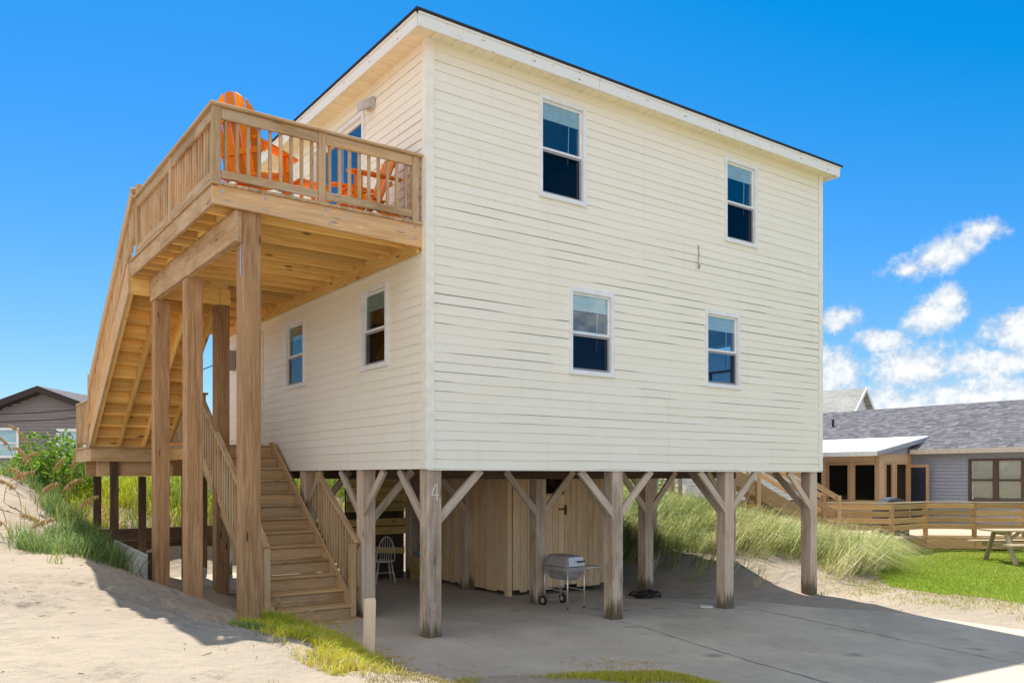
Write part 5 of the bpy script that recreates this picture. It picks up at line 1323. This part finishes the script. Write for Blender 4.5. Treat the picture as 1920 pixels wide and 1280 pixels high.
x, y = scatter(42000, 8.3, 16, -8, .6, lambda a, b: np.clip(1 - np.abs(lawn_in(a, b) - .35) / .75, 0, 1) * np.clip(.45 + vnoise(a, b, 2, 4) * 1.8, 0, 1))
blades('lawn_grass', 'dry straw-coloured grass fringe between lawn and sand', x, y, .085, .010, [(.56, .48, .12), (.46, .44, .07), (.62, .52, .22), (.40, .34, .11)], spread=.9)
# leafy shrubs on the crest
def shrub(x_, y_, r_, h_, n_, label, cols, tilt=.9):
    z_ = g1(x_, y_)
    t_ = thing('beach_shrub', label, 'shrub', (x_, y_, z_), 'shrubs on the dune crest')
    mb = MB()
    for k in range(9):
        q_ = k * .7; e_ = (x_ + math.cos(q_) * r_ * .6, y_ + math.sin(q_) * r_ * .6, z_ + h_ * random.uniform(.5, .85))
        mb.tube([(x_ + math.cos(q_) * .05, y_ + math.sin(q_) * .05, z_ - .1), ((x_ + e_[0]) / 2, (y_ + e_[1]) / 2, z_ + h_ * .4), e_], [.016, .011, .005], 5)
    mb.build('stem', M['stem'], t_)
    u = rng.normal(0, 1, (n_, 3)); u /= np.linalg.norm(u, axis=1)[:, None]; u[:, 2] = np.abs(u[:, 2]); rad = rng.uniform(.35, 1, n_) ** .5
    lump = 1 + .7 * vnoise(u[:, 0] * 2 + x_, u[:, 1] * 2 + u[:, 2], 1.6, 3)
    c_ = np.stack([x_ + u[:, 0] * rad * r_ * lump, y_ + u[:, 1] * rad * r_ * lump, z_ + u[:, 2] * rad * h_ * lump], 1)
    d1 = rng.normal(0, 1, (n_, 3)); d1 /= np.linalg.norm(d1, axis=1)[:, None]; d2 = np.cross(d1, rng.normal(0, 1, (n_, 3))); d2 /= np.linalg.norm(d2, axis=1)[:, None]
    s_ = rng.uniform(.035, .075, n_)[:, None]
    V = np.stack([c_ - d1 * s_, c_ + d2 * s_ * .5, c_ + d1 * s_, c_ - d2 * s_ * .5], 1).reshape(-1, 3)
    ob = obj('foliage', V.tolist(), np.arange(4 * n_).reshape(-1, 4).tolist(), M['leaf'], t_, mw=I4)
    cl_ = np.array(cols)[rng.integers(0, len(cols), n_)] * rng.uniform(.7, 1.3, (n_, 1))
    at = ob.data.attributes.new('tint', 'FLOAT_COLOR', 'POINT'); at.data.foreach_set('color', np.concatenate([np.repeat(cl_, 4, 0), np.ones((4 * n_, 1))], 1).ravel().astype(np.float32))
SH = [(.14, .27, .02), (.21, .36, .03), (.30, .44, .05), (.09, .18, .02)]
def at_px(u, d): p = CAM + FWD * d + RGT * ((u - 960) / 1567 * d); return p.x, p.y
for u, d_, r_, h_, lb in ((112, 19.5, .95, 1.25, 'bright leafy shrub on the dune crest nearest the landing rail'), (78, 20.5, .8, .85, 'lower bushy shrub left of the bright crest shrub'), (20, 21, .9, .5, 'dark low shrub at the outer end of the dune crest'), (48, 19.0, .6, .5, 'small rounded shrub in the middle of the dune crest')):
    x_, y_ = at_px(u, d_); shrub(x_, y_, r_, h_, 2600, lb, SH)
x, y = at_px(600, 25); shrub(x, y, 1.9, 1.5, 4200, 'wide green shrub behind the house beyond the lower stairs', SH + YG[:2])
x, y = at_px(700, 24); shrub(x, y, 1.6, 1.1, 3200, 'green shrub behind the house beyond the plank wall', SH)
x, y = at_px(1190, 27); shrub(x, y, 1.5, 1.5, 3000, 'grey-green shrub behind the house beside the picket fence', BG + ST[:2])
# sea oats
def sea_oat(u, v, d_, h_, lean_, label):
    x_, y_ = at_px(u, d_); z_ = g1(x_, y_)
    t_ = thing('sea_oat', label, 'sea oats', (x_, y_, z_), 'sea oats on the dune')
    P = [Vector((x_, y_, z_ - .05))]
    for k in range(1, 9):
        f = k / 8; P.append(Vector((x_, y_, z_)) + RGT * lean_ * h_ * f ** 2.4 + Vector((0, 0, h_ * (f - .22 * f ** 4))))
    MB().tube(P, [.007] * 5 + [.005] * 4, 5).build('stalk', M['oat'], t_, mw=I4)
    mb = MB()
    for k in range(70):
        f = random.uniform(.62, 1.0); i = min(int(f * 8), 7); p = P[i].lerp(P[i + 1], f * 8 - i)
        q_ = random.uniform(0, 6.28); L = random.uniform(.05, .13) * (1.25 - f * .5)
        e_ = p + Vector((math.cos(q_) * L * .55, math.sin(q_) * L * .55, -L * .75)); mb.tube([p, p.lerp(e_, .5) + Vector((0, 0, .02)), e_], [.004, .011, .004], 4, cap=False)
    mb.build('seed_head', M['oat'], t_, mw=I4)
OATS = [(30, 19, 1.5, -.30, 'tall sea oat leaning outward nearest the photo edge'), (62, 18.5, 1.9, -.28, 'tallest sea oat arching before the grey-brown gable'), (96, 18.0, 1.25, .22, 'sea oat with a dense plume above the shrubs'),
        (62, 17.0, 1.1, -.35, 'short sea oat bending down toward the bare sand'), (132, 18.2, 1.7, .1, 'upright sea oat close to the landing rail'), (108, 15.2, .9, .5, 'sea oat drooping over the slope below the shrubs'), (140, 14.5, .8, .5, 'low sea oat drooping beside the landing corner post'),
        (40, 14.2, .75, -.6, 'sea oat with brown plume hanging over bare sand'), (12, 13.2, .7, -.7, 'brown sea oat plume nearest the camera on bare sand'), (70, 14.8, .6, .6, 'small sea oat between the bare sand and lush grass')]
OATS += [(22, 12.6, .5, -.9, 'short sea oat plume hanging low at the photo edge'), (52, 13.0, .45, .9, 'short sea oat plume leaning right over bare sand'), (8, 14.6, .65, .8, 'sea oat bending over the top of the bare sand bank'),
         (86, 13.6, .5, -.8, 'small brown plume drooping left above the lush grass'), (58, 15.6, .8, -.5, 'sea oat with thin plume midway up the bare sand'), (30, 16.2, .9, .5, 'sea oat leaning inward below the dune crest')]
for u, d_, h_, l_, lb in OATS: sea_oat(u, 0, d_, h_, l_, lb)
# trailing vine on the sand, dead leaves and a few bits of shell
x, y = scatter(900, -3.7, -2.5, 3.2, 6.6, lambda a, b: np.clip(.8 - np.hypot((a + 3.0) / .6, (b - 4.6) / 1.4), 0, 1))
blades('sand_vine', 'dark creeping beach vine on the shaded sand by the grey board', x, y, .06, .05, [(.03, .06, .04), (.05, .09, .05)], spread=1.2)
x, y = scatter(5000, 8.0, 9.6, -1.4, 1.4, lambda a, b: np.clip(.45 - np.hypot((a - 8.5) / .5, (b + .05) / .4), 0, 1))
blades('foot_grass', 'small green tuft at the foot of the far corner piling', x, y, .14, .012, LG + GR, spread=.9)

# litter on the sand: twigs, dry leaves, bits of shell
mb = MB()
xs = np.concatenate([rng.uniform(-6, -1.5, 170), rng.uniform(7, 10, 60)]); ys = np.concatenate([rng.uniform(-6, 5, 170), rng.uniform(-5, 1, 60)]); zz_ = ground(xs, ys)
for a, b, c in zip(xs, ys, zz_):
    q_ = random.uniform(0, 6.28); L = random.choice((.01, .015, .02, .03, .06)); e = random.uniform(-.3, .3)
    mb.tube([(a, b, c + .004), (a + math.cos(q_) * L, b + math.sin(q_) * L, c + .010), (a + math.cos(q_ + e) * L * 2, b + math.sin(q_ + e) * L * 2, c + .004)], [.002, .0035, .0015], 4)
tag(mb.build('twig_litter', M['stem']), 'dark twigs and dry bits scattered over the pale sand', 'litter', kind='stuff')
mb = MB()
for k in range(70):
    a, b = random.uniform(-6, -1.4), random.uniform(-6, 5); c = g1(a, b); r_ = random.uniform(.005, .013)
    mb.poly([(a - r_, b, c), (a, b - r_ * .8, c), (a + r_, b, c), (a, b + r_ * .8, c), (a, b, c + r_ * .8)], [(0, 1, 4), (1, 2, 4), (2, 3, 4), (3, 0, 4)])
tag(mb.build('shell_bits', M['greyboard']), 'small pale shell bits and pebbles on the sand', 'shells', kind='stuff')
